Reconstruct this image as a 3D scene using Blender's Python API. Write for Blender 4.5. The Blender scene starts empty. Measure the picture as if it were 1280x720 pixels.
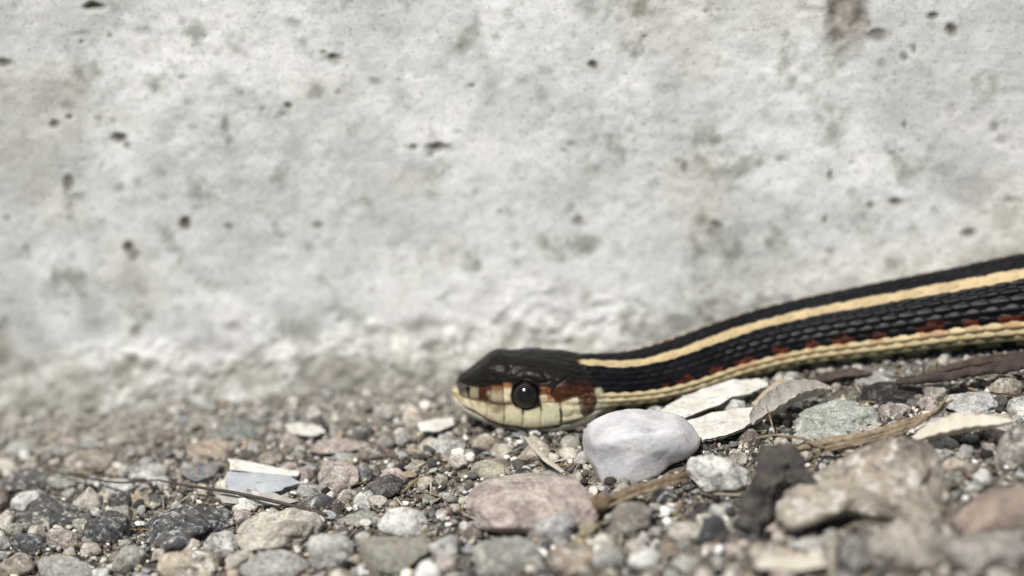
import bpy, bmesh, math, random
import numpy as np
from mathutils import Vector

# ------------------------------------------------------------------ basics
# All lengths below are in centimetres; CM turns them into Blender metres.
CM = 0.01
sc = bpy.context.scene
col = sc.collection
R = math.radians
TH = R(25.0)                 # camera looks down by this much
DIST = 35.6                  # cm from lens to the focused snake
AIM = np.array([0.0, 0.0, 1.965])

cam_d = bpy.data.cameras.new('camera')
cam = bpy.data.objects.new('camera', cam_d)
col.objects.link(cam)
sc.camera = cam
CAMP = AIM + DIST * np.array([0.0, -math.cos(TH), math.sin(TH)])
cam.location = Vector(CAMP * CM)
cam.rotation_euler = (R(90) - TH, 0, 0)
cam_d.sensor_width = 36.0
cam_d.lens = 100.0
cam_d.clip_start = 0.01
cam_d.clip_end = 50.0
cam_d.dof.use_dof = True
cam_d.dof.focus_distance = 0.3515
cam_d.dof.aperture_fstop = 7.6

# daylight: high sun from the upper left, in front of the wall
SUN_EL, SUN_AZ = 57.0, -34.0      # azimuth: degrees from the camera's side towards its left
sv = np.array([math.cos(R(SUN_EL)) * math.sin(R(SUN_AZ)), -math.cos(R(SUN_EL)) * math.cos(R(SUN_AZ)), math.sin(R(SUN_EL))])
sun_d = bpy.data.lights.new('sun', 'SUN')
sun_d.energy = 5.0
sun_d.angle = R(0.5)
sun_d.color = (1.0, 0.96, 0.90)
sun = bpy.data.objects.new('sun', sun_d)
col.objects.link(sun)
sun.rotation_euler = Vector(sv).to_track_quat('Z', 'Y').to_euler()
sun.location = Vector(sv)
w = bpy.data.worlds.new('World')
sc.world = w
w.use_nodes = True
nt = w.node_tree
sky = nt.nodes.new('ShaderNodeTexSky')
sky.sky_type = 'NISHITA'
sky.sun_disc = False
sky.sun_elevation = R(SUN_EL)
sky.sun_rotation = math.atan2(sv[0], sv[1])
nt.nodes['Background'].inputs['Strength'].default_value = 0.05
nt.links.new(sky.outputs[0], nt.nodes['Background'].inputs['Color'])
sc.view_settings.view_transform = 'Standard'
sc.view_settings.look = 'None'
sc.view_settings.gamma = 1.0
sc.view_settings.exposure = -0.04

# ------------------------------------------------------------------ projection helpers
FWD = np.array([0.0, math.cos(TH), -math.sin(TH)])
UPV = np.array([0.0, math.sin(TH), math.cos(TH)])
FPX = 1280 * 100.0 / 36.0

def proj(P):
    P = np.asarray(P, float)
    d = P - CAMP
    z = d @ FWD
    return 640 + FPX * d[..., 0] / z, 360 - FPX * (d @ UPV) / z, z

def ray(px, py):
    return FWD + np.array([1.0, 0, 0]) * (px - 640) / FPX + UPV * (360 - py) / FPX

def ground_base(x, y):
    return 3.0 * np.tanh(0.13 * x / 3.0)

def at(px, py, lift=0.0):
    """Where the sight line meets the ground raised by lift."""
    d = ray(px, py)
    t = 30.0
    for _ in range(25):
        P = CAMP + d * t
        t += (P[2] - ground_base(P[0], P[1]) - lift) / (-d[2])
    return CAMP + d * t

def at_y(px, py, y):
    d = ray(px, py)
    return CAMP + d * ((y - CAMP[1]) / d[1])

# ------------------------------------------------------------------ numpy noise
def _hash(i, j, k, seed):
    n = (i * 374761393 + j * 668265263 + k * 2147483647 + seed * 1274126177) & 0xFFFFFFFF
    n = ((n ^ (n >> 13)) * 1274126177) & 0xFFFFFFFF
    n = ((n ^ (n >> 16)) * 2246822519) & 0xFFFFFFFF
    return ((n ^ (n >> 15)) & 0xFFFFFF) / float(0xFFFFFF)

def vnoise(P, seed=0):
    P = np.asarray(P, float)
    I = np.floor(P).astype(np.int64)
    F = P - I
    F = F * F * (3 - 2 * F)
    out = 0
    for a in (0, 1):
        wa = F[:, 0] if a else 1 - F[:, 0]
        for b in (0, 1):
            wb = F[:, 1] if b else 1 - F[:, 1]
            for c in (0, 1):
                wc = F[:, 2] if c else 1 - F[:, 2]
                out = out + wa * wb * wc * _hash(I[:, 0] + a, I[:, 1] + b, I[:, 2] + c, seed)
    return out * 2 - 1

def fbm(P, oct=4, seed=0, gain=0.5):
    s, a, t = 0, 1.0, 0
    for k in range(oct):
        s = s + a * vnoise(P * (2.03 ** k) + 17.3 * k, seed + k * 13)
        t += a
        a *= gain
    return s / t

def smooth(e0, e1, x):
    t = np.clip((x - e0) / (e1 - e0), 0, 1)
    return t * t * (3 - 2 * t)

# ------------------------------------------------------------------ mesh helpers
def mesh_np(name, V, F, smooth_=True, colors=None):
    """V in cm (n x 3), F (m x 3 or m x 4) -> mesh datablock in metres."""
    me = bpy.data.meshes.new(name)
    V = np.asarray(V, np.float32) * CM
    F = np.asarray(F, np.int32)
    k = F.shape[1]
    me.vertices.add(len(V))
    me.vertices.foreach_set('co', V.ravel())
    me.loops.add(F.size)
    me.loops.foreach_set('vertex_index', F.ravel())
    me.polygons.add(len(F))
    me.polygons.foreach_set('loop_start', np.arange(0, F.size, k, dtype=np.int32))
    me.polygons.foreach_set('loop_total', np.full(len(F), k, dtype=np.int32))
    if smooth_:
        me.polygons.foreach_set('use_smooth', np.ones(len(F), bool))
    me.update(calc_edges=True)
    if colors is not None:
        ca = me.color_attributes.new('tint', 'FLOAT_COLOR', 'POINT')
        c4 = np.ones((len(V), 4), np.float32)
        c4[:, :3] = colors
        ca.data.foreach_set('color', c4.ravel())
    return me

def link(name, me, mat=None, loc=(0, 0, 0), parent=None):
    o = bpy.data.objects.new(name, me)
    col.objects.link(o)
    o.location = Vector(np.asarray(loc, float) * CM)
    if mat is not None and me is not None and not me.materials:
        me.materials.append(mat)
    if parent is not None:
        o.parent = parent
    return o

def tag(o, label=None, cat=None, group=None, kind=None):
    if label: o['label'] = label
    if cat: o['category'] = cat
    if group: o['group'] = group
    if kind: o['kind'] = kind
    return o

_ico = {}
def ico(level):
    if level not in _ico:
        bm = bmesh.new()
        bmesh.ops.create_icosphere(bm, subdivisions=level, radius=1.0)
        V = np.array([v.co[:] for v in bm.verts])
        F = np.array([[v.index for v in f.verts] for f in bm.faces])
        bm.free()
        _ico[level] = (V, F)
    return _ico[level]

def rock_verts(seed, dims, level=4, facets=11, p=22, rough=0.05, yaw=0.0, oct=4):
    """An uneven faceted stone of exactly the given x, y, z size, base at z=0 .. dims[2]."""
    rs = np.random.RandomState(seed)
    D, F = ico(level)
    n = rs.normal(size=(facets, 3))
    n /= np.linalg.norm(n, axis=1)[:, None]
    d = rs.uniform(0.68, 1.02, facets)
    q = np.maximum(D @ n.T, 0) / d
    r = (np.sum(q ** p, axis=1) + 0.82 ** p) ** (-1.0 / p)
    r = r * (1 + rough * 1.6 * fbm(D * 2.3 + seed * 3.1, oct, seed) + rough * 0.75 * fbm(D * 7 + seed, 4, seed + 5, 0.6) - rough * 0.9 * smooth(.25, .75, fbm(D * 3.4 + seed * 1.3, 3, seed + 9)))
    V = D * r[:, None]
    c, s = math.cos(yaw), math.sin(yaw)
    V = V @ np.array([[c, s, 0], [-s, c, 0], [0, 0, 1]])
    lo, hi = V.min(0), V.max(0)
    V = (V - (lo + hi) / 2) / (hi - lo) * np.asarray(dims)
    return V, F

# ------------------------------------------------------------------ material helpers
class NT:
    def __init__(self, name):
        self.m = bpy.data.materials.new(name)
        self.m.use_nodes = True
        self.t = self.m.node_tree
        self.b = self.t.nodes['Principled BSDF']
        tc = self.t.nodes.new('ShaderNodeTexCoord')
        vm = self.t.nodes.new('ShaderNodeVectorMath'); vm.operation = 'SCALE'
        vm.inputs['Scale'].default_value = 100.0
        self.l(tc.outputs['Object'], vm.inputs[0])
        oi = self.t.nodes.new('ShaderNodeObjectInfo')
        mu = self.t.nodes.new('ShaderNodeMath'); mu.operation = 'MULTIPLY'; mu.inputs[1].default_value = 37.0
        self.l(oi.outputs['Random'], mu.inputs[0])
        ad = self.t.nodes.new('ShaderNodeVectorMath'); ad.operation = 'ADD'
        self.l(vm.outputs[0], ad.inputs[0]); self.l(mu.outputs[0], ad.inputs[1])
        self.co = ad.outputs[0]
        self.rand = oi.outputs['Random']
    def l(self, a, b): self.t.links.new(a, b)
    def noise(self, scale, detail=4, rough=0.6, dist=0.0):
        n = self.t.nodes.new('ShaderNodeTexNoise')
        n.inputs['Scale'].default_value = scale
        n.inputs['Detail'].default_value = detail
        n.inputs['Roughness'].default_value = rough
        n.inputs['Distortion'].default_value = dist
        self.l(self.co, n.inputs['Vector'])
        return n.outputs['Fac']
    def voro(self, scale, out='Distance'):
        n = self.t.nodes.new('ShaderNodeTexVoronoi')
        n.inputs['Scale'].default_value = scale
        self.l(self.co, n.inputs['Vector'])
        return n.outputs[out]
    def ramp(self, fac, stops):
        r = self.t.nodes.new('ShaderNodeValToRGB')
        e = r.color_ramp.elements
        while len(e) < len(stops): e.new(0.5)
        for k, (p, c) in enumerate(stops):
            e[k].position = p
            e[k].color = (c, c, c, 1) if not hasattr(c, '__len__') else (*c, 1)
        self.l(fac, r.inputs[0])
        return r.outputs[0]
    def mix(self, fac, a, b, mode='MIX'):
        n = self.t.nodes.new('ShaderNodeMix'); n.data_type = 'RGBA'; n.blend_type = mode
        for sock, v in ((n.inputs[0], fac), (n.inputs[6], a), (n.inputs[7], b)):
            if isinstance(v, (int, float)): sock.default_value = v
            elif isinstance(v, (tuple, list)): sock.default_value = (*v, 1)
            else: self.l(v, sock)
        return n.outputs[2]
    def math(self, op, a, b=0.0):
        n = self.t.nodes.new('ShaderNodeMath'); n.operation = op
        for sock, v in ((n.inputs[0], a), (n.inputs[1], b)):
            if isinstance(v, (int, float)): sock.default_value = v
            else: self.l(v, sock)
        return n.outputs[0]
    def attr(self, name='tint'):
        n = self.t.nodes.new('ShaderNodeAttribute'); n.attribute_name = name
        return n.outputs['Color']
    def bump(self, h, dist_cm=0.02, strength=1.0):
        n = self.t.nodes.new('ShaderNodeBump')
        n.inputs['Distance'].default_value = dist_cm * CM
        n.inputs['Strength'].default_value = strength
        self.l(h, n.inputs['Height']); self.l(n.outputs[0], self.b.inputs['Normal'])
    def color(self, c):
        if isinstance(c, tuple): self.b.inputs['Base Color'].default_value = (*c, 1)
        else: self.l(c, self.b.inputs['Base Color'])
    def rough(self, v):
        if isinstance(v, (int, float)): self.b.inputs['Roughness'].default_value = v
        else: self.l(v, self.b.inputs['Roughness'])
        return self

def sc3(c, k): return tuple(min(1, x * k) for x in c)

def fit_outline(V, poly, ctr):
    """Give a stone the outline it has in the world: radial growth about its centre (V is centred on 0; ctr = its centre in cm)."""
    poly = np.array(poly, float)
    cx, cy, z = proj(np.array(ctr))
    k = z / FPX
    q = np.stack([(poly[:, 0] - cx) * k, -(poly[:, 1] - cy) * k], 1)
    a2 = V[:, 0]; b2 = V[:, 1] * math.sin(TH) + V[:, 2] * math.cos(TH)
    ang = np.arctan2(b2, a2); rr = np.hypot(a2, b2)
    nb = 90
    bins = np.linspace(-math.pi, math.pi, nb, endpoint=False) + math.pi / nb
    sil = np.zeros(nb)
    idx = np.clip(((ang + math.pi) / (2 * math.pi) * nb).astype(int), 0, nb - 1)
    np.maximum.at(sil, idx, rr)
    out = np.zeros(nb)
    for i, a in enumerate(bins):
        dx, dy = math.cos(a), math.sin(a)
        best = 0
        for j in range(len(q)):
            x1, y1 = q[j]; x2, y2 = q[(j + 1) % len(q)]
            den = dx * (y2 - y1) - dy * (x2 - x1)
            if abs(den) < 1e-12: continue
            t = (x1 * (y2 - y1) - y1 * (x2 - x1)) / den
            u = (x1 * dy - y1 * dx) / den
            if t > 0 and -1e-6 <= u <= 1 + 1e-6: best = max(best, t)
        out[i] = best
    sil = np.where(sil < 0.3 * np.median(sil), np.median(sil), sil)
    f = np.clip(out / np.maximum(sil, 1e-3), 0.25, 2.2)
    f = (f + np.roll(f, 1) + np.roll(f, -1)) / 3
    fa = np.interp(ang, np.concatenate([[bins[-1] - 2 * math.pi], bins, [bins[0] + 2 * math.pi]]), np.concatenate([[f[-1]], f, [f[0]]]))
    w_ = smooth(0.0, 0.95 * sil.mean(), rr)
    fa = fa * w_ + min(f.mean(), 1.0) * (1 - w_)
    return V * fa[:, None]

_mats = {}
def dull(c, k=0.72):
    m = sum(c) / 3
    return tuple(m + (x - m) * k for x in c)

def stone_mat(base, second, speck=(0.03, 0.03, 0.035), light=(0.72, 0.70, 0.64), amount=0.68, scale=1.0, rough=0.85, dust=0.25):
    base, second = dull(base), dull(second)
    key = (base, second, speck, light, amount, scale, rough, dust)
    if key in _mats: return _mats[key]
    n = NT('stone')
    big = n.ramp(n.noise(3.0 * scale, 7, 0.72, 0.5), [(0.40, 0.0), (0.60, 1.0)])
    c = n.mix(big, base, sc3(second, 0.6))
    fine = n.noise(9 * scale, 7, 0.78)
    c = n.mix(n.math('MULTIPLY', n.ramp(fine, [(0.53, 0.0), (0.58, 1.0)]), amount), c, light)
    dk = n.noise(12 * scale, 7, 0.78)
    c = n.mix(n.math('MULTIPLY', n.ramp(dk, [(0.55, 0.0), (0.60, 1.0)]), amount), c, speck)
    dn = n.ramp(n.noise(5, 7, 0.75), [(0.47, 0.0), (0.66, 1.0)])
    c = n.mix(n.math('MULTIPLY', dn, dust), c, (0.40, 0.36, 0.30))
    hv = n.ramp(n.noise(20, 6, 0.8), [(0.34, 0.62), (0.62, 1.45)])
    c = n.mix(1.0, c, hv, 'MULTIPLY')
    n.color(c); n.rough(rough)
    n.bump(n.math('ADD', n.noise(32 * scale, 5, 0.75), n.math('MULTIPLY', n.noise(9 * scale, 6, 0.75), 2.6)), 0.035, 0.9)
    _mats[key] = n.m
    return n.m

# ------------------------------------------------------------------ wall
WL = lambda x: 1.60 - 0.020 * x          # y of the wall's face along x (cm)

def wall_obj():
    # fine grid where it is seen, coarse beyond
    xs = np.unique(np.concatenate([np.linspace(-60, -9, 60), np.linspace(-9, 9, 560), np.linspace(9, 60, 60)]))
    zs = np.unique(np.concatenate([np.linspace(-4, -1.2, 8), np.linspace(-1.2, 7.5, 300), np.linspace(7.5, 40, 40)]))
    X, Z = np.meshgrid(xs, zs, indexing='ij')
    X, Z = X.ravel(), Z.ravel()
    Y = WL(X)
    P = np.stack([X, Y, Z], 1)
    h = 0.035 * fbm(P * 0.5, 3, 3) + 0.02 * fbm(P * 2.2, 4, 9) + 0.008 * fbm(P * 9, 3, 21)
    gap = Z - ground_base(X, 0)
    # crumbly foot of the wall
    foot = smooth(3.2, -0.5, X)
    rag = fbm(P * np.array([1.4, 1, 1.9]), 5, 31, .65)
    h += foot * (0.24 * smooth(0.95 + .9 * rag, 0.0, gap) + 0.10 * smooth(1.1, 0.1, gap) * 1.0 * fbm(P * 7.5, 4, 33, .7))
    base = np.array([0.75, 0.765, 0.75])
    tone = 1 + 0.20 * fbm(P * np.array([0.45, 1, 0.45]), 3, 5) + 0.24 * fbm(P * 1.4, 4, 6) + 0.20 * fbm(P * 4.2, 4, 7, .65)
    blot = smooth(.12, .50, fbm(P * np.array([2.0, 1, 1.7]), 5, 8, .60)); tone = tone * (1 - .50 * blot)
    olive = blot[:, None] * np.array([-.01, -.01, .05])
    wht = smooth(.0, .4, fbm(P * np.array([.8, 1, .9]) + 5, 4, 12)); tone = tone * (1 + .18 * wht)
    C = base[None, :] * tone[:, None] * (1 - olive)
    warm = smooth(0.05, 0.5, fbm(P * 0.8, 3, 44))
    C = C * (1 - warm[:, None] * np.array([0.0, 0.015, 0.07]))
    px, py, _ = proj(P)
    # bug holes, chips, stains, and painted vignette (wide edge and corner spots): px, py, rx, ry, strength of darkening, depth
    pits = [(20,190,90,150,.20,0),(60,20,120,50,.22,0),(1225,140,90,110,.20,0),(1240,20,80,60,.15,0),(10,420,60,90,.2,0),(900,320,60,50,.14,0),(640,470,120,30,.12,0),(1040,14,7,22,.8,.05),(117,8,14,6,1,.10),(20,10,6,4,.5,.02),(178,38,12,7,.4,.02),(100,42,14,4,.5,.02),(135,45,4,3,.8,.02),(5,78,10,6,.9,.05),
            (418,70,14,7,.95,.07),(405,64,6,3,.9,.04),(365,30,12,9,.4,.02),(581,60,7,14,.45,.01),(594,32,5,13,.4,.01),(589,107,3,3,.9,.03),(420,76,10,6,.6,.03),
            (69,156,9,6,1,.06),(88,146,4,4,.9,.04),(151,173,10,7,1,.07),(157,182,6,6,.8,.05),(125,150,5,4,.5,.02),(143,152,4,4,.5,.02),(228,97,5,4,.6,.02),
            (283,157,5,14,.6,.03),(288,175,6,8,.6,.03),(328,136,4,3,.8,.03),(361,131,5,4,1,.04),(355,141,9,6,.4,.02),(470,103,9,6,.5,.02),
            (422,115,4,3,.7,.02),(500,115,13,12,.25,.01),(514,183,6,4,.9,.04),(548,184,15,7,.8,.09),(538,190,6,6,.7,.04),(572,165,5,3,.5,.02),
            (86,230,7,11,.8,.05),(97,246,13,6,.5,.02),(232,281,8,8,1,.08),(284,283,5,4,.8,.03),(398,283,7,5,.7,.03),(7,273,6,4,.8,.03),
            (105,200,8,4,.5,.02),(160,310,7,9,1,.07),(168,321,7,8,.7,.04),(30,310,7,5,.6,.02),(6,408,10,16,.5,.03),(120,405,16,14,.35,.02),
            (170,416,6,7,.7,.03),(168,447,9,6,.9,.05),(191,453,11,7,.8,.04),(595,332,6,9,.55,.02),(490,312,9,13,.3,.01),(290,408,11,7,.5,.02),
            (742,83,6,6,1,.06),(741,62,3,3,.6,.02),(716,180,6,4,.6,.02),(706,188,5,3,.5,.02),(722,277,6,6,.7,.03),(855,208,5,8,.7,.03),(848,201,7,4,.5,.02),
            (976,200,8,5,.5,.02),(898,282,7,6,.9,.05),(892,290,12,7,.5,.02),(1037,220,4,7,.8,.03),(1065,203,4,3,.6,.02),(1131,155,3,4,.8,.02),
            (1189,38,8,10,1,.09),(1165,20,6,5,.9,.04),(1142,61,4,6,.8,.03),(1130,70,5,6,.7,.03),(1120,253,10,6,1,.06),(1087,257,5,5,.9,.04),
            (1032,272,4,6,.8,.03),(1190,140,7,10,.4,.02),(1210,291,10,7,.9,.05),(1245,160,6,8,.6,.03),(1253,175,8,8,.5,.02),(1262,250,14,6,.5,.02),
            (1113,190,5,4,.6,.02),(1127,187,4,4,.6,.02),(895,300,18,14,.3,.02),(870,330,20,22,.3,.02),(420,390,22,8,.3,.02),(520,410,20,12,.35,.02),
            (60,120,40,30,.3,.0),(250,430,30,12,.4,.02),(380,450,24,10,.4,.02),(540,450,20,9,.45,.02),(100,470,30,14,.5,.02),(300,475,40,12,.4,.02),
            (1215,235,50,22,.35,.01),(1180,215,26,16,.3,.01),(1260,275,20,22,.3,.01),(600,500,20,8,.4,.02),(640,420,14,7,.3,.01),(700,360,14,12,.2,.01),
            (1043,47,13,11,.85,.06),(1034,30,5,14,.5,.03),(1095,44,14,8,.8,.05),(1083,30,5,10,.6,.03),(1020,12,30,5,.3,.02)]
    dirt_vignette = np.zeros(len(X)); dep = np.zeros(len(X))
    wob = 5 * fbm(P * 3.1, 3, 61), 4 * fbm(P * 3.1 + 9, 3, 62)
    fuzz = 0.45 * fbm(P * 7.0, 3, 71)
    for (cx, cy, rx, ry, s, d) in pits:  # bug holes, chips, stains and the painted vignette spots
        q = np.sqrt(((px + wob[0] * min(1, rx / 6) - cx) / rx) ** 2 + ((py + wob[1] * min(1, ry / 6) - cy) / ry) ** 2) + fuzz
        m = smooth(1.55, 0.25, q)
        dirt_vignette = np.maximum(dirt_vignette, m * s)
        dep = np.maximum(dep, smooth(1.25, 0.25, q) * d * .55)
    # beyond the photographed patch and as fine pepper: random small pits
    rs = np.random.RandomState(4)
    for _ in range(420):
        x0, z0, r = rs.uniform(-45, 45), rs.uniform(0, 20), rs.uniform(0.03, 0.10)
        if abs(x0) < 7 and z0 < 6: r *= 0.42
        sel = np.where((np.abs(X - x0) < 3 * r) & (np.abs(Z - z0) < 3 * r))[0]
        if not len(sel): continue
        q = np.hypot(X[sel] - x0, (Z[sel] - z0) * rs.uniform(.8, 1.6)) / r + fuzz[sel]
        m = smooth(1.2, 0.4, q)
        dirt_vignette[sel] = np.maximum(dirt_vignette[sel], m * rs.uniform(.3, .9)); dep[sel] = np.maximum(dep[sel], m * 0.5 * r)
    for _ in range(420):
        x0, z0, r = rs.uniform(-7.2, 7.2), rs.uniform(0, 6.2), rs.uniform(0.02, 0.075)
        sel = np.where((np.abs(X - x0) < 3 * r) & (np.abs(Z - z0) < 3 * r))[0]
        if not len(sel): continue
        q = np.hypot(X[sel] - x0, (Z[sel] - z0) * rs.uniform(.6, 1.3)) / r + fuzz[sel]
        dirt_vignette[sel] = np.maximum(dirt_vignette[sel], smooth(1.6, 0.1, q) * rs.uniform(.12, .42))
    for _ in range(110):
        x0, z0, r = rs.uniform(-7.2, 7.2), rs.uniform(0, 6.2), rs.uniform(0.07, 0.17)
        sel = np.where((np.abs(X - x0) < 3 * r) & (np.abs(Z - z0) < 3 * r))[0]
        if not len(sel): continue
        q = np.hypot(X[sel] - x0, (Z[sel] - z0) * rs.uniform(.6, 1.3)) / r + 1.6 * fuzz[sel]
        dirt_vignette[sel] = np.maximum(dirt_vignette[sel], smooth(1.6, 0.0, q) * rs.uniform(.10, .34))
    h2 = h - dep
    grime_vignette = np.array([0.085, 0.078, 0.045])
    C = np.minimum(C, .88); C = C * (1 - dirt_vignette[:, None] * 0.94) + grime_vignette * dirt_vignette[:, None] * 0.94
    # brown spalled patch at the top
    q = np.sqrt(((px + wob[0] - 1062) / 27) ** 2 + ((py - 18) / 52) ** 2) + fuzz * .7
    m = smooth(1.3, 0.4, q)[:, None] * 0.85
    C = C * (1 - m) + np.array([0.27, 0.235, 0.19]) * m * (1 + 1.1 * fbm(P * 6, 3, 78))[:, None]
    h2 = h2 - m[:, 0] * 0.05 * (0.6 + fbm(P * 5, 3, 77))
    # soil splashed on the foot of the wall
    spl = smooth(1.5, 0.35, gap) * smooth(-0.12, 0.32, fbm(P * np.array([1.9, 1, 2.9]), 6, 15, 0.72))
    spl = (spl * 0.9)[:, None]
    C = C * (1 - spl) + np.array([0.17, 0.165, 0.125]) * spl
    fd = (foot * smooth(1.25, .1, gap) * np.clip(.72 + 1.5 * fbm(P * np.array([3.4, 1, 4.4]), 5, 17, .7), 0, 1) * .92)[:, None]
    fc = np.array([.25, .235, .195]) * (1 + .9 * fbm(P * 6.5, 4, 18, .7))[:, None]
    C = C * (1 - fd) + fc * fd
    # faint grey weathering
    g = smooth(0.1, 0.6, fbm(P * np.array([0.9, 1, 0.6]), 4, 90))[:, None] * 0.22
    C = C * (1 - g) + np.array([0.36, 0.37, 0.36]) * g
    V = np.stack([X, Y - h2, Z], 1)
    nx, nz = len(xs), len(zs)
    I = np.arange(nx * nz).reshape(nx, nz)
    F = np.stack([I[:-1, :-1], I[1:, :-1], I[1:, 1:], I[:-1, 1:]], -1).reshape(-1, 4)
    # back and top so the wall has thickness
    nv = len(V)
    e = np.array([[-60, WL(-60) + 20, -4], [60, WL(60) + 20, -4], [60, WL(60) + 20, 40], [-60, WL(-60) + 20, 40]])
    V = np.vstack([V, e]); C = np.vstack([C, np.tile(base, (4, 1))])
    F = np.vstack([F, [[I[0, -1], I[-1, -1], nv + 2, nv + 3], [nv + 1, nv, nv + 3, nv + 2],
                       [I[0, 0], I[0, -1], nv + 3, nv], [I[-1, -1], I[-1, 0], nv + 1, nv + 2]]])
    n = NT('concrete')
    c = n.attr()
    spots = n.ramp(n.noise(11, 5, 0.7), [(0.36, 0.86), (0.50, 1.0), (0.75, 1.03)])
    c = n.mix(0.8, c, spots, 'MULTIPLY')
    pep = n.ramp(n.noise(17, 5, 0.7), [(0.33, 0.5), (0.45, 1.0)])
    c = n.mix(0.7, c, pep, 'MULTIPLY')
    n.color(c); n.rough(0.92)
    n.bump(n.noise(16, 5, 0.65), 0.012, 0.6)
    o = link('concrete_wall', mesh_np('concrete_wall', V, F, colors=np.clip(C, 0, 1)), n.m)
    tag(o, 'rough pale grey concrete wall with dark air holes and stains behind the snake', 'wall')
wall_obj()

# ------------------------------------------------------------------ ground
def gz(x, y):
    x = np.atleast_1d(np.asarray(x, float)); y = np.atleast_1d(np.asarray(y, float))
    P = np.stack([x, y, x * 0], 1)
    fil = np.clip(0.10 + 0.42 * fbm(P * np.array([1.6, 0, 0]), 4, 120, .6), 0, .4) + .05
    return ground_base(x, y) + 0.05 * fbm(P * 1.1, 3, 100) + 0.35 * fil * smooth(.75, .02, WL(x) - y)

def ground_obj():
    xs = np.unique(np.concatenate([np.linspace(-60, -9, 70), np.linspace(-9, 9, 330), np.linspace(9, 60, 70)]))
    ys = np.unique(np.concatenate([np.linspace(-60, -7, 70), np.linspace(-7, 2.4, 200), np.linspace(2.4, 5, 4)]))
    X, Y = np.meshgrid(xs, ys, indexing='ij'); X, Y = X.ravel(), Y.ravel()
    Z = gz(X, Y)
    P = np.stack([X, Y, Z], 1)
    Z = Z + 0.03 * fbm(P * 5, 3, 101) + 0.012 * fbm(P * 14, 2, 102) - 0.03
    nearw = smooth(1.7, 0.3, WL(X) - Y)
    Z = Z + 0.10 * nearw
    I = np.arange(len(X)).reshape(len(xs), len(ys))
    F = np.stack([I[:-1, :-1], I[1:, :-1], I[1:, 1:], I[:-1, 1:]], -1).reshape(-1, 4)
    C = np.array([0.22, 0.195, 0.155]) * (1 + 0.35 * fbm(P * 1.7, 4, 103))[:, None]
    C = C * (1 - 0.7 * nearw[:, None]) + np.array([0.44, 0.42, 0.37]) * 0.7 * nearw[:, None]
    n = NT('soil')
    c = n.attr()
    c = n.mix(1.0, c, n.ramp(n.noise(24, 5, 0.75), [(0.3, 0.35), (0.5, 1.0), (0.72, 1.7)]), 'MULTIPLY')
    cells = n.voro(22, 'Color')
    bw = n.t.nodes.new('ShaderNodeRGBToBW'); n.l(cells, bw.inputs[0])
    c = n.mix(0.75, c, n.ramp(bw.outputs[0], [(0.2, 0.5), (0.8, 1.6)]), 'MULTIPLY')
    n.color(c); n.rough(0.95)
    n.bump(n.math('ADD', n.noise(30, 6, 0.75), n.voro(22)), 0.05, 1.0)
    o = link('ground', mesh_np('ground', np.stack([X, Y, Z], 1), F, colors=np.clip(C, 0, 1)), n.m)
    tag(o, kind='structure')
ground_obj()

# ------------------------------------------------------------------ stones that can be told apart
TAN = ((0.62, 0.51, 0.38), (0.40, 0.32, 0.23)); CREAM = ((0.76, 0.69, 0.56), (0.54, 0.46, 0.35)); ORANGE = ((0.52, 0.38, 0.25), (0.36, 0.28, 0.21))
GREY = ((0.44, 0.43, 0.40), (0.64, 0.62, 0.56)); PALE = ((0.74, 0.73, 0.68), (0.48, 0.47, 0.43)); DARK = ((0.032, 0.033, 0.036), (0.17, 0.17, 0.175))
PINK = ((0.62, 0.49, 0.42), (0.46, 0.36, 0.31)); GREEN = ((0.36, 0.41, 0.34), (0.62, 0.64, 0.57)); BLUE = ((0.16, 0.18, 0.20), (0.40, 0.42, 0.44)); BROWN = ((0.28, 0.20, 0.15), (0.14, 0.10, 0.08))
OLIVE = ((0.36, 0.36, 0.28), (0.50, 0.49, 0.41)); WHITE = ((0.80, 0.79, 0.77), (0.58, 0.58, 0.57)); REDDISH = ((0.46, 0.30, 0.22), (0.54, 0.40, 0.33)); YELLOW = ((0.70, 0.58, 0.27), (0.6, 0.5, 0.3))

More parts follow.
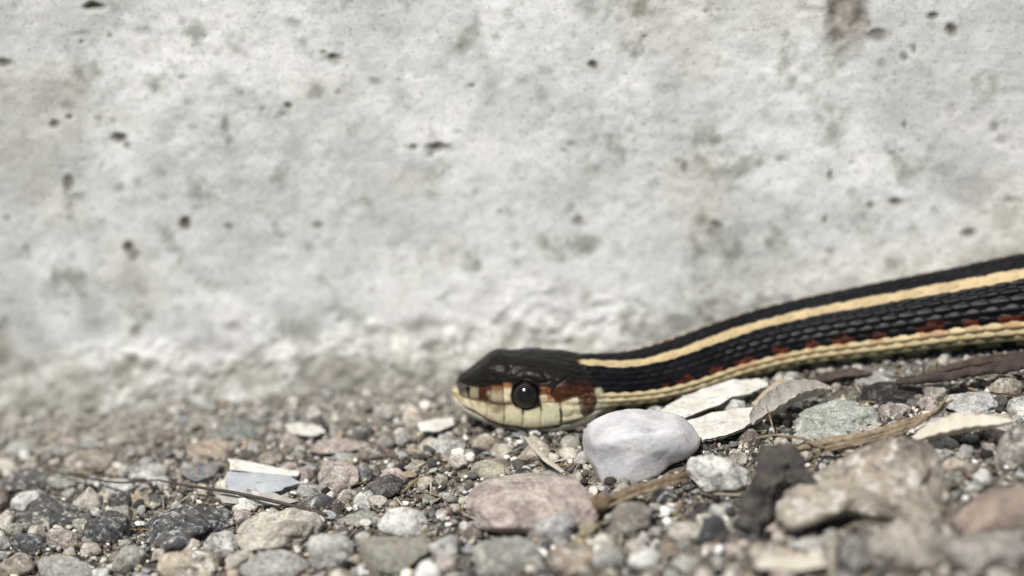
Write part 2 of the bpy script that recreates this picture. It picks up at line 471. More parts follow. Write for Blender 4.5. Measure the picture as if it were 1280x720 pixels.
# px, py, width px, height px, colours, name, label, options
H = [
 (112,580,62,28,TAN,'stone','tan rounded stone near the wall, behind the grey slab and cream cone stone',{}),
 (262,562,58,26,ORANGE,'stone','orange tan stone behind the two-tone blue grey pebble',{}),
 (250,593,54,30,BLUE,'pebble','two-tone pebble, blue grey on top and pinkish below, left of the blue grey chip',dict(light=(.5,.38,.3),amount=.7)),
 (28,602,64,30,DARK,'stone','dark blurred stone at the left edge behind the black slab',{}),
 (108,624,42,32,CREAM,'stone','cream cone shaped stone behind the dark round mottled stone',dict(facets=8)),
 (62,646,74,32,DARK,'stone','black slab with a greyish top beside the cream cone shaped stone',dict(facets=7,p=18)),
 (136,664,66,44,DARK,'stone','dark round stone mottled with pale grey, left of the long black speckled rock',dict(light=(.5,.5,.5),amount=.75)),
 (232,660,116,60,DARK,'rock','long black rock speckled with white crystals',dict(light=(.6,.62,.65),amount=.8,facets=10,p=15,rough=.09)),
 (80,676,46,34,PINK,'stone','pinkish brown stone left of the dark mottled round stone',{}),
 (240,684,26,18,CREAM,'pebble','small cream pebble in front of the long black speckled rock',{}),
 (277,684,46,36,PALE,'stone','grey white knobbly stone between the black speckled rock and the big cream stone',dict(rough=.1)),
 (36,684,48,36,DARK,'stone','black sparkling stone in front of the black slab',dict(light=(.7,.7,.7),amount=.5,rough=.12)),
 (18,664,24,20,OLIVE,'pebble','olive tan pebble at the left edge behind the black sparkling stone',{}),
 (236,708,80,38,TAN,'stone','tan stone with dark blotches in front of the grey white knobbly stone',dict(speck=(.03,.03,.03),amount=.9,scale=.5)),
 (82,714,72,36,GREY,'stone','blurred grey stone at the front below the pinkish brown stone',{}),
 (186,592,46,24,PALE,'stone','pale grey flat stone between the tan rounded stone and the two-tone pebble',{}),
 (148,607,38,18,PALE,'pebble','whitish pebble right behind the cream cone shaped stone',{}),
 (82,603,50,18,OLIVE,'stone','flat olive grey stone in front of the tan rounded stone',{}),
 (350,664,112,56,CREAM,'stone','large rounded cream stone with a brown end, under the thin dark stalk',dict(facets=10,rough=.08)),
 (414,690,58,50,PALE,'stone','grey white upright stone right of the large cream stone',dict(facets=9)),
 (508,656,70,42,WHITE,'stone','white stone speckled with grey crystals, below the crumbly black lump',dict(speck=(.12,.12,.13),amount=.7,scale=.6)),
 (485,612,46,30,DARK,'stone','crumbly black lump with pits, in the fine sand left of the pink granite',dict(rough=.22,light=(.3,.28,.26),amount=.6)),
 (455,594,22,26,BLUE,'pebble','dark blue pebble standing behind the crumbly black lump',{}),
 (421,641,17,32,BROWN,'pebble','small dark brown upright crumb at the end of the thin dark stalk',dict(rough=.15)),
 (424,598,52,36,PINK,'stone','pinkish brown stone left of the dark blue pebble',{}),
 (425,560,78,20,PINK,'stone','low pale pinkish slab behind the pinkish brown stone',dict(facets=8)),
 (472,566,46,22,BROWN,'stone','grey brown stone at the end of the low pinkish slab',{}),
 (300,540,64,28,((.17,.2,.18),(.28,.31,.28)),'stone','slate green stone by the foot of the wall',{}),
 (562,560,42,30,PALE,'stone','pale grey stone under the tip of the snake snout',{}),
 (450,650,56,20,OLIVE,'stone','flat olive stone left of the white grey-speckled stone',{}),
 (495,698,96,48,OLIVE,'stone','olive grey stone with a tan side, in front of the white grey-speckled stone',dict(light=(.5,.38,.28))),
 (345,710,86,36,GREY,'stone','blurred grey stone in front of the large rounded cream stone',{}),
 (556,690,42,40,PALE,'stone','pale stone between the olive grey stone and the round grey olive stone',{}),
 (435,620,28,17,CREAM,'pebble','cream pebble left of the crumbly black lump',{}),
 (614,588,50,24,((.62,.55,.40),(.52,.46,.34)),'pebble','smooth yellowish cream pebble behind the pink granite stone',dict(p=7,rough=.02,amount=.15)),
 (664,634,172,84,((.70,.56,.50),(.55,.42,.36)),'stone','large pink granite stone in front of the snake head',dict(light=(.62,.58,.52),speck=(.2,.15,.12),amount=.7,facets=10,rough=.05)),
 (692,662,66,36,((.62,.63,.62),(.42,.42,.42)),'stone','grey white stone leaning on the front of the pink granite stone',{}),
 (737,664,26,24,YELLOW,'pebble','bright yellow pebble at the corner of the pink granite stone',dict(amount=.1)),
 (722,678,16,12,YELLOW,'pebble','tiny yellow crumb below the bright yellow pebble',dict(amount=.1)),
 (635,696,88,56,((.54,.54,.46),(.42,.42,.36)),'stone','round grey olive stone in front of the pink granite stone',dict(p=8)),
 (716,700,68,34,ORANGE,'stone','orange stone in front of the bright yellow pebble',{}),
 (786,654,52,56,((.34,.31,.27),(.50,.40,.29)),'stone','brown grey upright stone in front of the white quartz and twig',dict(facets=9)),
 (901,598,88,58,PALE,'stone','pale grey stone with dark specks right of the white quartz',dict(speck=(.08,.08,.08),amount=.8,scale=.6)),
 (888,666,42,40,((.05,.055,.065),(.09,.10,.11)),'stone','dark slate triangular stone in front of the pale grey stone with dark specks',dict(facets=5,p=20,amount=.1,dust=.05)),
 (856,666,44,26,CREAM,'stone','cream stone with one dark spot beside the dark slate triangle',{}),
 (838,690,32,24,ORANGE,'pebble','orange pink pebble in front of the cream stone with one dark spot',{}),
 (916,690,26,18,PINK,'pebble','pinkish pebble in front of the dark slate triangle',{}),
 (1078,612,222,128,((.42,.35,.27),(.20,.15,.11)),'boulder','largest grey brown rock, rough and blurred, right of the charred wood',dict(facets=10,p=18,rough=.07,speck=(.10,.08,.07),amount=.75,scale=.45)),
 (1242,640,128,70,((.52,.37,.28),(.38,.28,.22)),'boulder','smooth reddish brown rock at the right edge',dict(facets=9,p=9,rough=.03,amount=.15)),
 (1235,690,120,50,((.56,.48,.43),(.40,.35,.31)),'boulder','pinkish grey rock under the smooth reddish brown rock',dict(facets=9)),
 (1272,564,62,78,((.36,.32,.27),(.25,.22,.2)),'boulder','grey upright rock at the right edge behind the reddish brown rock',{}),
 (1046,524,104,46,GREEN,'stone','pale green lichen coloured stone behind the straw twig',dict(light=(.62,.66,.58),speck=(.12,.17,.13),amount=.8,scale=.7,rough=.09)),
 (1120,518,42,26,PINK,'stone','pinkish tan stone between the green stone and the straw twig',{}),
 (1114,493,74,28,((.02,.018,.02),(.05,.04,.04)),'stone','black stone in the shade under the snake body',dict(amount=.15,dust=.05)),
 (1094,474,54,22,GREY,'stone','pale grey stone touching the snake belly behind the black stone',{}),
 (1052,474,44,22,BROWN,'stone','purplish brown stone under the snake body',{}),
 (1214,506,66,34,WHITE,'stone','white crumbly stone behind the curled dry leaf',dict(rough=.12,speck=(.1,.1,.1),amount=.5)),
 (1256,486,44,32,TAN,'stone','tan stone by the red brown bark stick at the right edge',{}),
 (1170,490,36,24,CREAM,'pebble','cream pebble between the black stone and the white crumbly stone',{}),
 (1200,584,46,30,TAN,'pebble','tan pebble between the largest rock and the grey upright rock',dict(rough=.1)),
 (1216,612,24,15,WHITE,'pebble','small white pebble behind the smooth reddish brown rock',{}),
 (1132,690,112,60,((.58,.50,.39),(.40,.34,.27)),'boulder','tan blurred rock in front of the largest grey brown rock',{}),
 (1072,696,60,50,((.17,.17,.16),(.26,.25,.23)),'stone','dark grey blurred stone beside the pale upright stick',{}),
 (1190,602,30,22,((.16,.17,.14),(.26,.26,.22)),'pebble','dark green grey pebble below the tan pebble',{}),
 (1160,505,28,18,PINK,'pebble','small pinkish pebble left of the white crumbly stone',{}),
 (975,640,34,30,GREY,'pebble','grey pebble against the foot of the charred wood',{}),
 (760,700,40,34,GREY,'stone','dark grey stone at the front between the orange stones',{}),
 (960,700,40,26,CREAM,'pebble','cream pebble at the front left of the white flake',{}),
 (160,702,44,34,OLIVE,'stone','olive stone at the front between the grey and tan stones',{}),
 (300,704,36,30,CREAM,'pebble','cream pebble at the front under the grey white knobbly stone',{}),
 (20,712,48,36,TAN,'stone','tan stone in the lower left corner',{}),
 (388,612,34,18,GREY,'pebble','grey pebble right of the blue grey chip',{}),
 (520,585,30,16,CREAM,'pebble','pale sandy pebble behind the fine sand left of the cream pebble',{}),
 (338,574,30,16,TAN,'pebble','tan pebble right behind the white top of the blue grey chip',{}),
 (205,550,40,20,BROWN,'pebble','brown blurred pebble near the wall left of the orange tan stone',{}),
 (30,560,46,22,GREY,'stone','grey blurred stone near the wall at the left edge',{}),
 (590,668,26,26,BROWN,'pebble','brown pebble at the left corner of the pink granite stone',{}),
]
OUT = [(1078,612,[(964,634),(975,615),(995,603),(1022,592),(1053,574),(1080,560),(1098,549),(1129,545),(1164,553),(1179,576),(1183,607),(1175,642),(1168,668),(1140,666),(1100,664),(1059,660),(1020,662),(990,668),(972,674),(962,655)]),
 (1242,640,[(1186,652),(1214,630),(1249,611),(1300,606),(1335,640),(1300,668),(1250,675),(1200,674)]),
 (1272,564,[(1246,590),(1247,555),(1260,536),(1290,524),(1312,560),(1300,602),(1262,608)]),
 (664,634,[(582,638),(583,617),(600,602),(640,595),(690,593),(722,599),(741,618),(749,640),(745,657),(720,672),(680,676),(620,674),(588,664)]),
 (692,662,[(658,672),(668,652),(690,640),(715,638),(724,650),(718,668),(700,682),(675,684)]),
 (901,598,[(856,590),(860,572),(885,567),(915,575),(938,590),(941,607),(925,624),(905,626),(880,614)]),
 (888,666,[(868,684),(878,655),(891,642),(905,650),(913,687),(890,690)]),
 (232,660,[(172,690),(177,662),(195,645),(230,631),(280,638),(297,650),(285,670),(240,684),(205,695)]),
 (350,664,[(295,672),(300,655),(325,640),(345,642),(362,634),(398,640),(409,657),(398,670),(380,682),(350,693),(310,692)]),
 (508,656,[(468,657),(485,640),(505,634),(525,640),(541,660),(535,677),(515,681),(490,670)]),
 (108,624,[(84,642),(90,628),(112,609),(127,620),(127,644),(105,648)]),
 (1046,524,[(990,544),(998,515),(1030,503),(1050,499),(1075,503),(1099,510),(1102,532),(1060,548),(1010,552)]),
 (62,646,[(22,650),(35,628),(60,621),(95,635),(100,652),(75,664),(35,664)]),
 (786,654,[(762,675),(764,640),(775,628),(800,626),(813,635),(812,660),(800,680),(778,685)]),
 (716,700,[(680,705),(690,688),(715,680),(740,686),(752,700),(740,716),(700,718)])]
placed = []            # x, y, radius, label
def hero(i, e):
    px, py, wpx, hpx, cols, name, label, o = e
    o = dict(o)
    geo = {k: o.pop(k) for k in ('facets', 'p') if k in o}
    rgh = o.pop('rough', 0.11)
    i_ol = next((q for kx, ky, q in OUT if (kx, ky) == (px, py)), None)
    P0 = at(px, py, 0.1)
    k = proj(P0)[2] / FPX
    a = wpx * k / 2
    hh = hpx * k / 2
    b = min(0.85 * a, 0.80 * hh / math.sin(TH))
    c = math.sqrt(max(hh * hh - (b * math.sin(TH)) ** 2, (0.35 * hh) ** 2)) / math.cos(TH)
    c *= 1.12
    P = at(px, py, 0.16 * c)
    V, F = rock_verts(500 + i * 7, (2 * a * 1.03, 2 * b, 2 * c * 1.05), 6 if wpx > 150 else 5 if wpx > 80 else 4, rough=rgh, yaw=i * 1.7, **geo)
    if i_ol is not None: V = fit_outline(V, i_ol, P)
    if wpx > 200:      # the big rock is hollowed out along its foot
        h_ = V[:, 2] * math.cos(TH) + V[:, 1] * math.sin(TH)
        arch = .02 + .16 * (V[:, 0] / 1.05) ** 2 * -1.6 + .05 * V[:, 0]
        m_ = smooth(0.10, -0.16, h_ - arch) * smooth(.0, -.4, V[:, 1]) * smooth(1.0, .7, np.abs(V[:, 0]))
        V[:, 1] += .10 * m_
        V[:, 2] += .03 * fbm(V * 2.2, 4, 88)
    gl = float(gz(P[0], P[1])[0])
    V[:, 2] += P[2] - gl
    ob = link(name, mesh_np(name, V, F), stone_mat(*cols, **o), (P[0], P[1], gl))
    cat = {'boulder': 'rock'}.get(name, name)
    tag(ob, label, cat, {'pebble': 'pebbles in the gravel', 'stone': 'stones in the gravel'}.get(name, 'larger rocks on the gravel'))
    if name == 'boulder': ob.name = 'rock'
    placed.append((P[0], P[1], a, b, label))
for i, e in enumerate(H): hero(i, e)

# ------------------------------------------------------------------ milky quartz
def quartz():
    n = NT('quartz')
    c = n.ramp(n.noise(2.6, 5, 0.6, 0.6), [(0.3, (0.42, 0.42, 0.44)), (0.52, (0.58, 0.58, 0.60)), (0.7, (0.74, 0.74, 0.74))])
    st = n.ramp(n.noise(4, 8, 0.8), [(0.55, 0.0), (0.66, 1.0)])
    c = n.mix(n.math('MULTIPLY', st, 0.75), c, (0.40, 0.36, 0.28))
    n.color(c); n.rough(n.ramp(n.noise(5, 3), [(0.3, 0.18), (0.7, 0.45)]))
    n.b.inputs['Subsurface Weight'].default_value = 0.8
    n.b.inputs['Subsurface Radius'].default_value = (1, 1, 1)
    n.b.inputs['Subsurface Scale'].default_value = 0.003
    n.bump(n.math('ADD', n.noise(5, 5, 0.6), n.math('MULTIPLY', n.noise(24, 5, .7), 0.5)), 0.07, 0.7)
    # outline traced by a support shape: planes chosen so the stone is wide on top and narrows downwards
    D, F = ico(6)
    pl = [((-1, -.2, .25), .70), ((-.85, -.35, -.5), .72), ((-.4, -.3, .9), .54), ((.15, -.1, 1), .50), ((.75, -.2, .65), .62), ((1, -.2, 0), .76),
          ((.7, -.5, -.6), .64), ((0, -.6, -.8), .62), ((-.1, -1, .15), .42), ((.5, -.9, .3), .46), ((0, 1, 0), .45), ((0, 0, -1), .6), ((-.6, .7, .2), .6), ((.6, .7, .2), .6)]
    N = np.array([p[0] for p in pl], float); N /= np.linalg.norm(N, axis=1)[:, None]
    dd = np.array([p[1] for p in pl])
    q = np.maximum(D @ N.T, 0) / dd
    r = np.sum(q ** 30, axis=1) ** (-1 / 30)
    r *= 1 + 0.05 * fbm(D * 2.0 + 4, 4, 7)
    # little conchoidal bite at the top edge
    bite = D @ (np.array([.33, -.35, .88]) / np.linalg.norm([.33, -.35, .88]))
    r *= 1 - 0.10 * smooth(0.985, 0.998, bite)
    V = D * r[:, None]
    lo, hi = V.min(0), V.max(0)
    V = (V - (lo + hi) / 2) / (hi - lo) * np.array([1.50, 0.95, 1.06])
    P = at(800, 562, 0.22)
    V = fit_outline(V, [(727,552),(730,538),(742,524),(765,515),(790,511),(803,512),(815,514),(830,514),(850,519),(867,532),(878,552),(872,566),(856,578),(820,597),(790,609),(770,618),(757,615),(745,597),(733,575)], P)
    gl = float(gz(P[0], P[1])[0])
    V[:, 2] += P[2] - gl
    o = link('quartz_stone', mesh_np('quartz_stone', V, F), n.m, (P[0], P[1], gl))
    tag(o, 'smooth milky white quartz stone under the snake throat', 'stone', 'stones in the gravel')
    placed.append((P[0], P[1], .7, .46, 'smooth milky white quartz stone'))
quartz()

# ------------------------------------------------------------------ chips, flakes, leaves, twigs
def simple_mat(name, a, b, scale=6, rough=0.7, bump=0.02, dark=None):
    n = NT(name)
    c = n.mix(n.ramp(n.noise(scale, 5, 0.65, 0.3), [(0.35, 0.0), (0.65, 1.0)]), a, b)
    if dark: c = n.mix(n.ramp(n.noise(scale * 4, 4, 0.7), [(0.56, 0.0), (0.66, 0.8)]), c, dark)
    n.color(c); n.rough(rough)
    n.bump(n.noise(scale * 5, 5, 0.7), bump, 0.8)
    return n.m

def chip(name, outline, mat, label, cat, lift=0.1, thick=0.05, tilt=(0.0, 0.0), wav=0.02, seed=0, group=None, parent=None):
    """A thin uneven slab. Outline in photo pixels is laid onto a real plane through the ground point; tilt = slope in x and y."""
    outline = np.array(outline, float)
    cx, cy = outline.mean(0)
    P0 = at(cx, cy, lift)
    pts = []
    nrm = np.array([-tilt[0], -tilt[1], 1.0])
    for (px, py) in outline:
        d = ray(px, py)
        t = ((P0 - CAMP) @ nrm) / (d @ nrm)
        pts.append(CAMP + d * t - P0)
    pts = np.array(pts)
    # resample outline, roughen the edge, fill with rings towards the centre
    seg = []
    M = 12
    for k in range(len(pts)):
        for j in range(M):
            seg.append(pts[k] * (1 - j / M) + pts[(k + 1) % len(pts)] * (j / M))
    seg = np.array(seg)
    seg = seg * (1 + 0.16 * fbm(seg * 8 + seed, 5, seed, .7))[:, None]
    rings = [1.0, 0.93, 0.8, 0.6, 0.4, 0.2, 0.04]
    def layer(off, edge):
        L = []
        for q in rings:
            v = seg * q
            z = wav * fbm(v * 3 + seed * 2.2, 4, seed + 3)
            e = edge if q == 1.0 else 0.0
            v = v + np.outer(z + off * (1 - e), nrm)
            L.append(v)
        return L
    L = layer(thick / 2, 0.4) + layer(-thick / 2, 0.4)[::-1]
    V = np.vstack(L); m = len(seg)
    F = []
    for r in range(len(L) - 1):
        for k in range(m):
            k2 = (k + 1) % m
            F.append((r * m + k, r * m + k2, (r + 1) * m + k2, (r + 1) * m + k))
    P = P0.copy()
    o = link(name, mesh_np(name, V, F), mat, P)
    tag(o, label, cat, group)
    return o

white_chip = simple_mat('white_flake', (.72, .71, .67), (.52, .50, .45), 4, .75, .03, (.33, .29, .23))
bluish_chip = simple_mat('blue_grey_chip', (.30, .33, .36), (.46, .48, .49), 4, .6, .02, (.3, .31, .31))
dry_leaf = simple_mat('dry_leaf', (.46, .40, .31), (.34, .28, .21), 5, .75, .02, (.2, .15, .1))
pale_leaf = simple_mat('pale_leaf', (.58, .54, .46), (.48, .44, .36), 4, .7, .02)
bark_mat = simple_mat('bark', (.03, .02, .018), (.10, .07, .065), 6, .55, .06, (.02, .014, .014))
straw_mat = simple_mat('straw', (.46, .38, .25), (.20, .15, .10), 11, .65, .05, (.06, .04, .025))
twig_mat = simple_mat('twig', (.36, .27, .17), (.14, .09, .06), 11, .75, .06, (.04, .025, .02))
stalk_mat = simple_mat('stalk', (.035, .028, .025), (.07, .05, .04), 8, .6, .01)
grass_mat = simple_mat('dead_grass', (.50, .46, .38), (.38, .34, .28), 6, .7, .01)
char_mat = simple_mat('charred_wood', (.03, .026, .023), (.17, .15, .135), 4, .75, .10, (.015, .013, .013))

FL = 'pale flakes on the gravel'
chip('paint_flake', [(826,514),(850,498),(880,486),(915,476),(958,474),(962,482),(940,492),(915,498),(900,507),(860,522),(835,524)], white_chip,
     'upper white flake lying under the snake neck behind the quartz', 'flake', .22, .05, (.12, .12), .03, 3, FL)
chip('paint_flake', [(858,528),(890,516),(925,510),(952,512),(944,522),(930,536),(905,546),(878,552),(866,542)], white_chip,
     'lower white flake between the quartz and the curled grey leaf', 'flake', .16, .05, (.13, .05), .03, 5, FL)
chip('paint_flake', [(356,532),(372,529),(400,534),(408,541),(390,546),(364,544)], white_chip, 'bright white flake near the foot of the wall right of the slate green stone', 'flake', .10, .04, (.1, .10), .02, 6, FL)
chip('paint_flake', [(522,530),(545,524),(566,524),(568,532),(548,540),(526,540)], white_chip, 'white flake on the gravel below the tip of the snout', 'flake', .10, .04, (.1, .15), .02, 7, FL)
chip('paint_flake', [(284,574),(300,575),(345,585),(373,590),(370,597),(330,594),(290,588)], white_chip, 'white flake lying on the blue grey chip', 'flake', .2, .04, (.0, .35), .02, 8, FL)
chip('slate_chip', [(284,592),(330,594),(368,598),(374,606),(350,616),(320,622),(292,618),(282,606)], bluish_chip, 'blue grey flat chip under a white flake', 'chip', .14, .08, (.0, .25), .03, 9)
chip('paint_flake', [(944,700),(975,696),(1030,700),(1034,708),(1000,714),(950,712)], pale_leaf, 'blurred pale flake at the front left of the upright stick', 'flake', .12, .05, (.1, .1), .02, 11, FL)
chip('stone_chip', [(940,505),(958,486),(975,474),(986,480),(982,496),(968,508),(950,512)], dry_leaf, 'tan grey triangular chip between the white flakes and the curled grey leaf', 'chip', .22, .06, (.1, .4), .03, 12)
chip('wood_chip', [(268,620),(300,612),(345,618),(372,628),(355,634),(310,632),(280,630)], simple_mat('grey_wood', (.45,.43,.39), (.33,.31,.28), 5), 'weathered grey wood chip in front of the blue grey chip', 'chip', .08, .05, (.1, .1), .03, 14)

def strip(name, path, widths, mat, label, cat, curl=0.15, thick=0.025, group=None, seed=0, parent=None):
    """A curled leaf: path of (px, py, lift), half-widths in cm; curl raises the edges."""
    pts = np.array([at(*p) for p in path])
    n = 60
    t = np.linspace(0, len(pts) - 1, n)
    C = np.stack([np.interp(t, range(len(pts)), pts[:, k]) for k in range(3)], 1)
    ker = np.ones(9) / 9
    Cp = np.pad(C, ((4, 4), (0, 0)), 'edge')
    C2 = np.stack([np.convolve(Cp[:, k], ker, 'valid') for k in range(3)], 1)
    Wd = np.interp(t, range(len(pts)), widths)
    T = np.gradient(C2, axis=0); T /= np.linalg.norm(T, axis=1)[:, None]
    S = np.cross(T, [0, 0, 1]); S /= np.linalg.norm(S, axis=1)[:, None]
    m = 17
    vs = np.linspace(-1, 1, m)
    V = []
    for side in (1, -1):
        for k in range(n):
            for v in vs:
                V.append(C2[k] + S[k] * Wd[k] * v * (1 + .08 * math.sin(k * .9 + seed)) + np.array([0, 0, curl * Wd[k] * 2 * v * v + side * thick / 2 * (1 - v ** 4 * .8)]))
    V = np.array(V)
    V[:, 2] += 0.02 * fbm(V * 5 + seed, 3, seed)
    F = []
    for sd in (0, 1):
        o0 = sd * n * m
        for k in range(n - 1):
            for j in range(m - 1):
                f = (o0 + k * m + j, o0 + (k + 1) * m + j, o0 + (k + 1) * m + j + 1, o0 + k * m + j + 1)
                F.append(f if sd == 0 else f[::-1])
    for k in range(n - 1):
        for j in (0, m - 1):
            F.append((k * m + j, (k + 1) * m + j, n * m + (k + 1) * m + j, n * m + k * m + j))
    for j in range(m - 1):
        for k in (0, n - 1):
            F.append((k * m + j, k * m + j + 1, n * m + k * m + j + 1, n * m + k * m + j))
    P0 = C2[n // 2].copy()
    o = link(name, mesh_np(name, V - P0, F), mat, P0)
    tag(o, label, cat, group)
    return o

strip('dry_leaf', [(1140,552,.25),(1165,545,.28),(1200,538,.30),(1235,534,.32),(1268,526,.34)], [.06,.16,.20,.14,.02], pale_leaf,
      'pale curled dry leaf lying behind the largest rock', 'leaf', .35, seed=2, group='dry leaves on the gravel')
shade_strip_mat = simple_mat('shade_strip', (.045, .03, .024), (.12, .085, .065), 6, .7, .05, (.015, .012, .01))  # dark strips added to stand in for the shadow beneath the body
strip('dry_leaf', [(1000,484,.06),(1030,476,.10),(1064,470,.12),(1092,468,.1)], [.04,.10,.11,.03], shade_strip_mat,  # added shade strip, not a real leaf
      'dark leaf-shaped strip added as shade under the snake belly beside the black stone', 'leaf', .3, seed=12, group='dry leaves on the gravel')
strip('dry_leaf', [(1150,474,.04),(1185,462,.08),(1230,454,.10),(1290,446,.1),(1330,440,.1)], [.04,.08,.10,.09,.04], shade_strip_mat,  # added shade strip, not a real leaf
      'dark leaf-shaped strip added as shade between the snake belly and the bark stick', 'leaf', .25, seed=15, group='dry leaves on the gravel')
strip('dry_leaf', [(938,532,.18),(965,518,.22),(990,503,.28),(1020,492,.32),(1042,490,.30)], [.08,.17,.18,.12,.03], simple_mat('grey_leaf', (.30,.27,.24), (.45,.42,.38), 6, .7, .03, (.08,.06,.05)),
      'grey curled dry leaf between the white flakes and the pale green stone', 'leaf', .6, seed=4, group='dry leaves on the gravel')

def tube(name, path, radii, mat, label, cat, lumpy=0.15, seed=0, group=None, sides=14, parent=None, raw=False, squash=1.0):
    pts = np.array(path if raw else [at(*p) for p in path])
    n = max(40, len(pts) * 14)
    t = np.linspace(0, len(pts) - 1, n)
    C = np.stack([np.interp(t, range(len(pts)), pts[:, k]) for k in range(3)], 1)
    ker = np.ones(11) / 11
    Cp = np.pad(C, ((5, 5), (0, 0)), 'reflect', reflect_type='odd')
    C = np.stack([np.convolve(Cp[:, k], ker, 'valid') for k in range(3)], 1)
    rad = np.interp(t, range(len(pts)), radii)
    T = np.gradient(C, axis=0); T /= np.linalg.norm(T, axis=1)[:, None]
    A = np.cross(T, [0, 0, 1.] if abs(T[:, 2]).max() < .9 else [0, 1., 0]); A /= np.linalg.norm(A, axis=1)[:, None]
    B = np.cross(A, T)
    th = np.linspace(0, 2 * math.pi, sides, endpoint=False)
    V = (C[:, None, :] + rad[:, None, None] * (np.cos(th)[None, :, None] * A[:, None, :] + squash * np.sin(th)[None, :, None] * B[:, None, :])).reshape(-1, 3)
    off = fbm(V * np.array([5, 5, 9]) + seed, 5, seed, .65)
    cen = np.repeat(C, sides, 0)
    V = cen + (V - cen) * (1 + lumpy * 2 * off)[:, None]
    F = [(k * sides + j, k * sides + (j + 1) % sides, (k + 1) * sides + (j + 1) % sides, (k + 1) * sides + j) for k in range(n - 1) for j in range(sides)]
    V = np.vstack([V, C[0], C[-1]])
    a, b = len(V) - 2, len(V) - 1
    F += [(a, (j + 1) % sides, j, j) for j in range(0)]
    P0 = C[n // 2].copy()
    me = mesh_np(name, V - P0, F)
    bm = bmesh.new(); bm.from_mesh(me)
    bm.verts.ensure_lookup_table()
    for j in range(sides):
        bm.faces.new((bm.verts[a], bm.verts[(j + 1) % sides], bm.verts[j]))
        q = (n - 1) * sides
        bm.faces.new((bm.verts[b], bm.verts[q + j], bm.verts[q + (j + 1) % sides]))
    bm.normal_update(); bm.to_mesh(me); bm.free()
    me.polygons.foreach_set('use_smooth', [True] * len(me.polygons))
    o = link(name, me, mat, P0)
    if parent is not None:
        o.parent = parent; o.location = Vector(P0 * CM) - parent.location
    tag(o, label, cat, group)
    return o

TG = 'twigs and stalks on the gravel'
tw = tube('twig', [(744,634,.14),(765,624,.18),(800,612,.26),(830,602,.30),(862,592,.26)], [.085,.065,.06,.055,.04], twig_mat, 'short brown twig lying against the foot of the white quartz', 'twig', .6, 1, TG)
for dy_, rr_ in ((-3, .02), (5, .024)):
    tube('shred', [(752, 632 + dy_, .16), (790, 615 + dy_, .27), (826, 603 + dy_, .31), (858, 594 + dy_, .29)], [rr_ * .5, rr_, rr_, rr_ * .4], straw_mat, None, None, .3, 60 + dy_, parent=tw)
tube('node', [(744,632,.2),(752,628,.22),(764,623,.22)], [.05,.10,.05], twig_mat, None, None, .4, 11, parent=tw)
st = tube('twig', [(992,562,.18),(1030,554,.24),(1080,545,.28),(1130,531,.30),(1165,518,.32),(1190,500,.34)], [.02,.036,.04,.036,.032,.018], straw_mat, 'long straw coloured twig running in front of the pale green stone', 'twig', .5, 2, TG)
for dy_, rr_ in ((-5, .022), (5, .026), (9, .014)):
    tube('shred', [(1000 + dy_ * 2, 562 + dy_, .2), (1040, 553 + dy_, .26), (1085, 545 + dy_ * .8, .29), (1128, 532 + dy_, .31), (1160, 520 + dy_ * .7, .33)], [rr_ * .4, rr_, rr_, rr_, rr_ * .4], straw_mat, None, None, .25, 50 + dy_, parent=st)
tube('shred', [(1100,546,.28),(1140,534,.30),(1172,512,.38),(1186,494,.42)], [.015,.03,.025,.01], straw_mat, None, None, .2, 3, parent=st)
tube('stalk', [(196,600,.20),(240,608,.22),(290,615,.22),(340,626,.20),(385,637,.16),(408,643,.10)], [.012,.018,.022,.024,.022,.02], stalk_mat, 'thin dark stalk arching over the large cream stone', 'stalk', .1, 4, TG)
tube('stalk', [(60,588,.16),(110,598,.2),(150,604,.2),(196,600,.14)], [.01,.014,.014,.01], stalk_mat, 'thin dark blurred stalk near the cream cone shaped stone', 'stalk', .1, 5, TG)
tube('grass_stem', [(656,546,.10),(668,560,.16),(684,576,.20),(704,590,.22)], [.02,.035,.045,.03], grass_mat, 'pale flat dead grass stem under the snake chin', 'grass stem', .15, 6, TG, squash=.4)
tube('grass_stem', [(690,578,.16),(708,573,.18),(724,571,.16)], [.015,.02,.012], grass_mat, 'short pale grass stem crossing beside the quartz', 'grass stem', .15, 7, TG, squash=.5)
tube('twig', [(630,598,.5),(650,594,.56),(668,592,.56)], [.008,.012,.008], grass_mat, 'tiny pale straw lying on top of the pink granite stone', 'straw', .1, 8, TG)
tube('stick', [(1030,560,.3),(1006,548,.34),(968,543,.3),(945,548,.2)], [.012,.02,.016,.01], straw_mat, 'thin broken straw behind the charred wood', 'straw', .2, 9, TG)
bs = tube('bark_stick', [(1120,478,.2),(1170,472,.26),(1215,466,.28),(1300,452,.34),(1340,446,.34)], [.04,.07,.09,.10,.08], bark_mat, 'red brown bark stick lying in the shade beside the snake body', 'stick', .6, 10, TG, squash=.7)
Pb = at(1040, 712, 0.0)
tube('stick', [Pb + np.array([0, 0, -.1]), Pb + np.array([.0, .03, .2]), Pb + np.array([-.01, .08, .46])], [.05, .055, .045], grass_mat, 'pale upright stick standing blurred at the front', 'stick', .1, 12, TG, raw=True)
# crossing strands where the leaf litter is thin
tube('stalk', [(958,508,.3),(962,520,.3),(966,534,.2)], [.008,.012,.008], straw_mat, 'thin brown strand hanging from the grey curled leaf', 'stalk', .1, 13, TG)

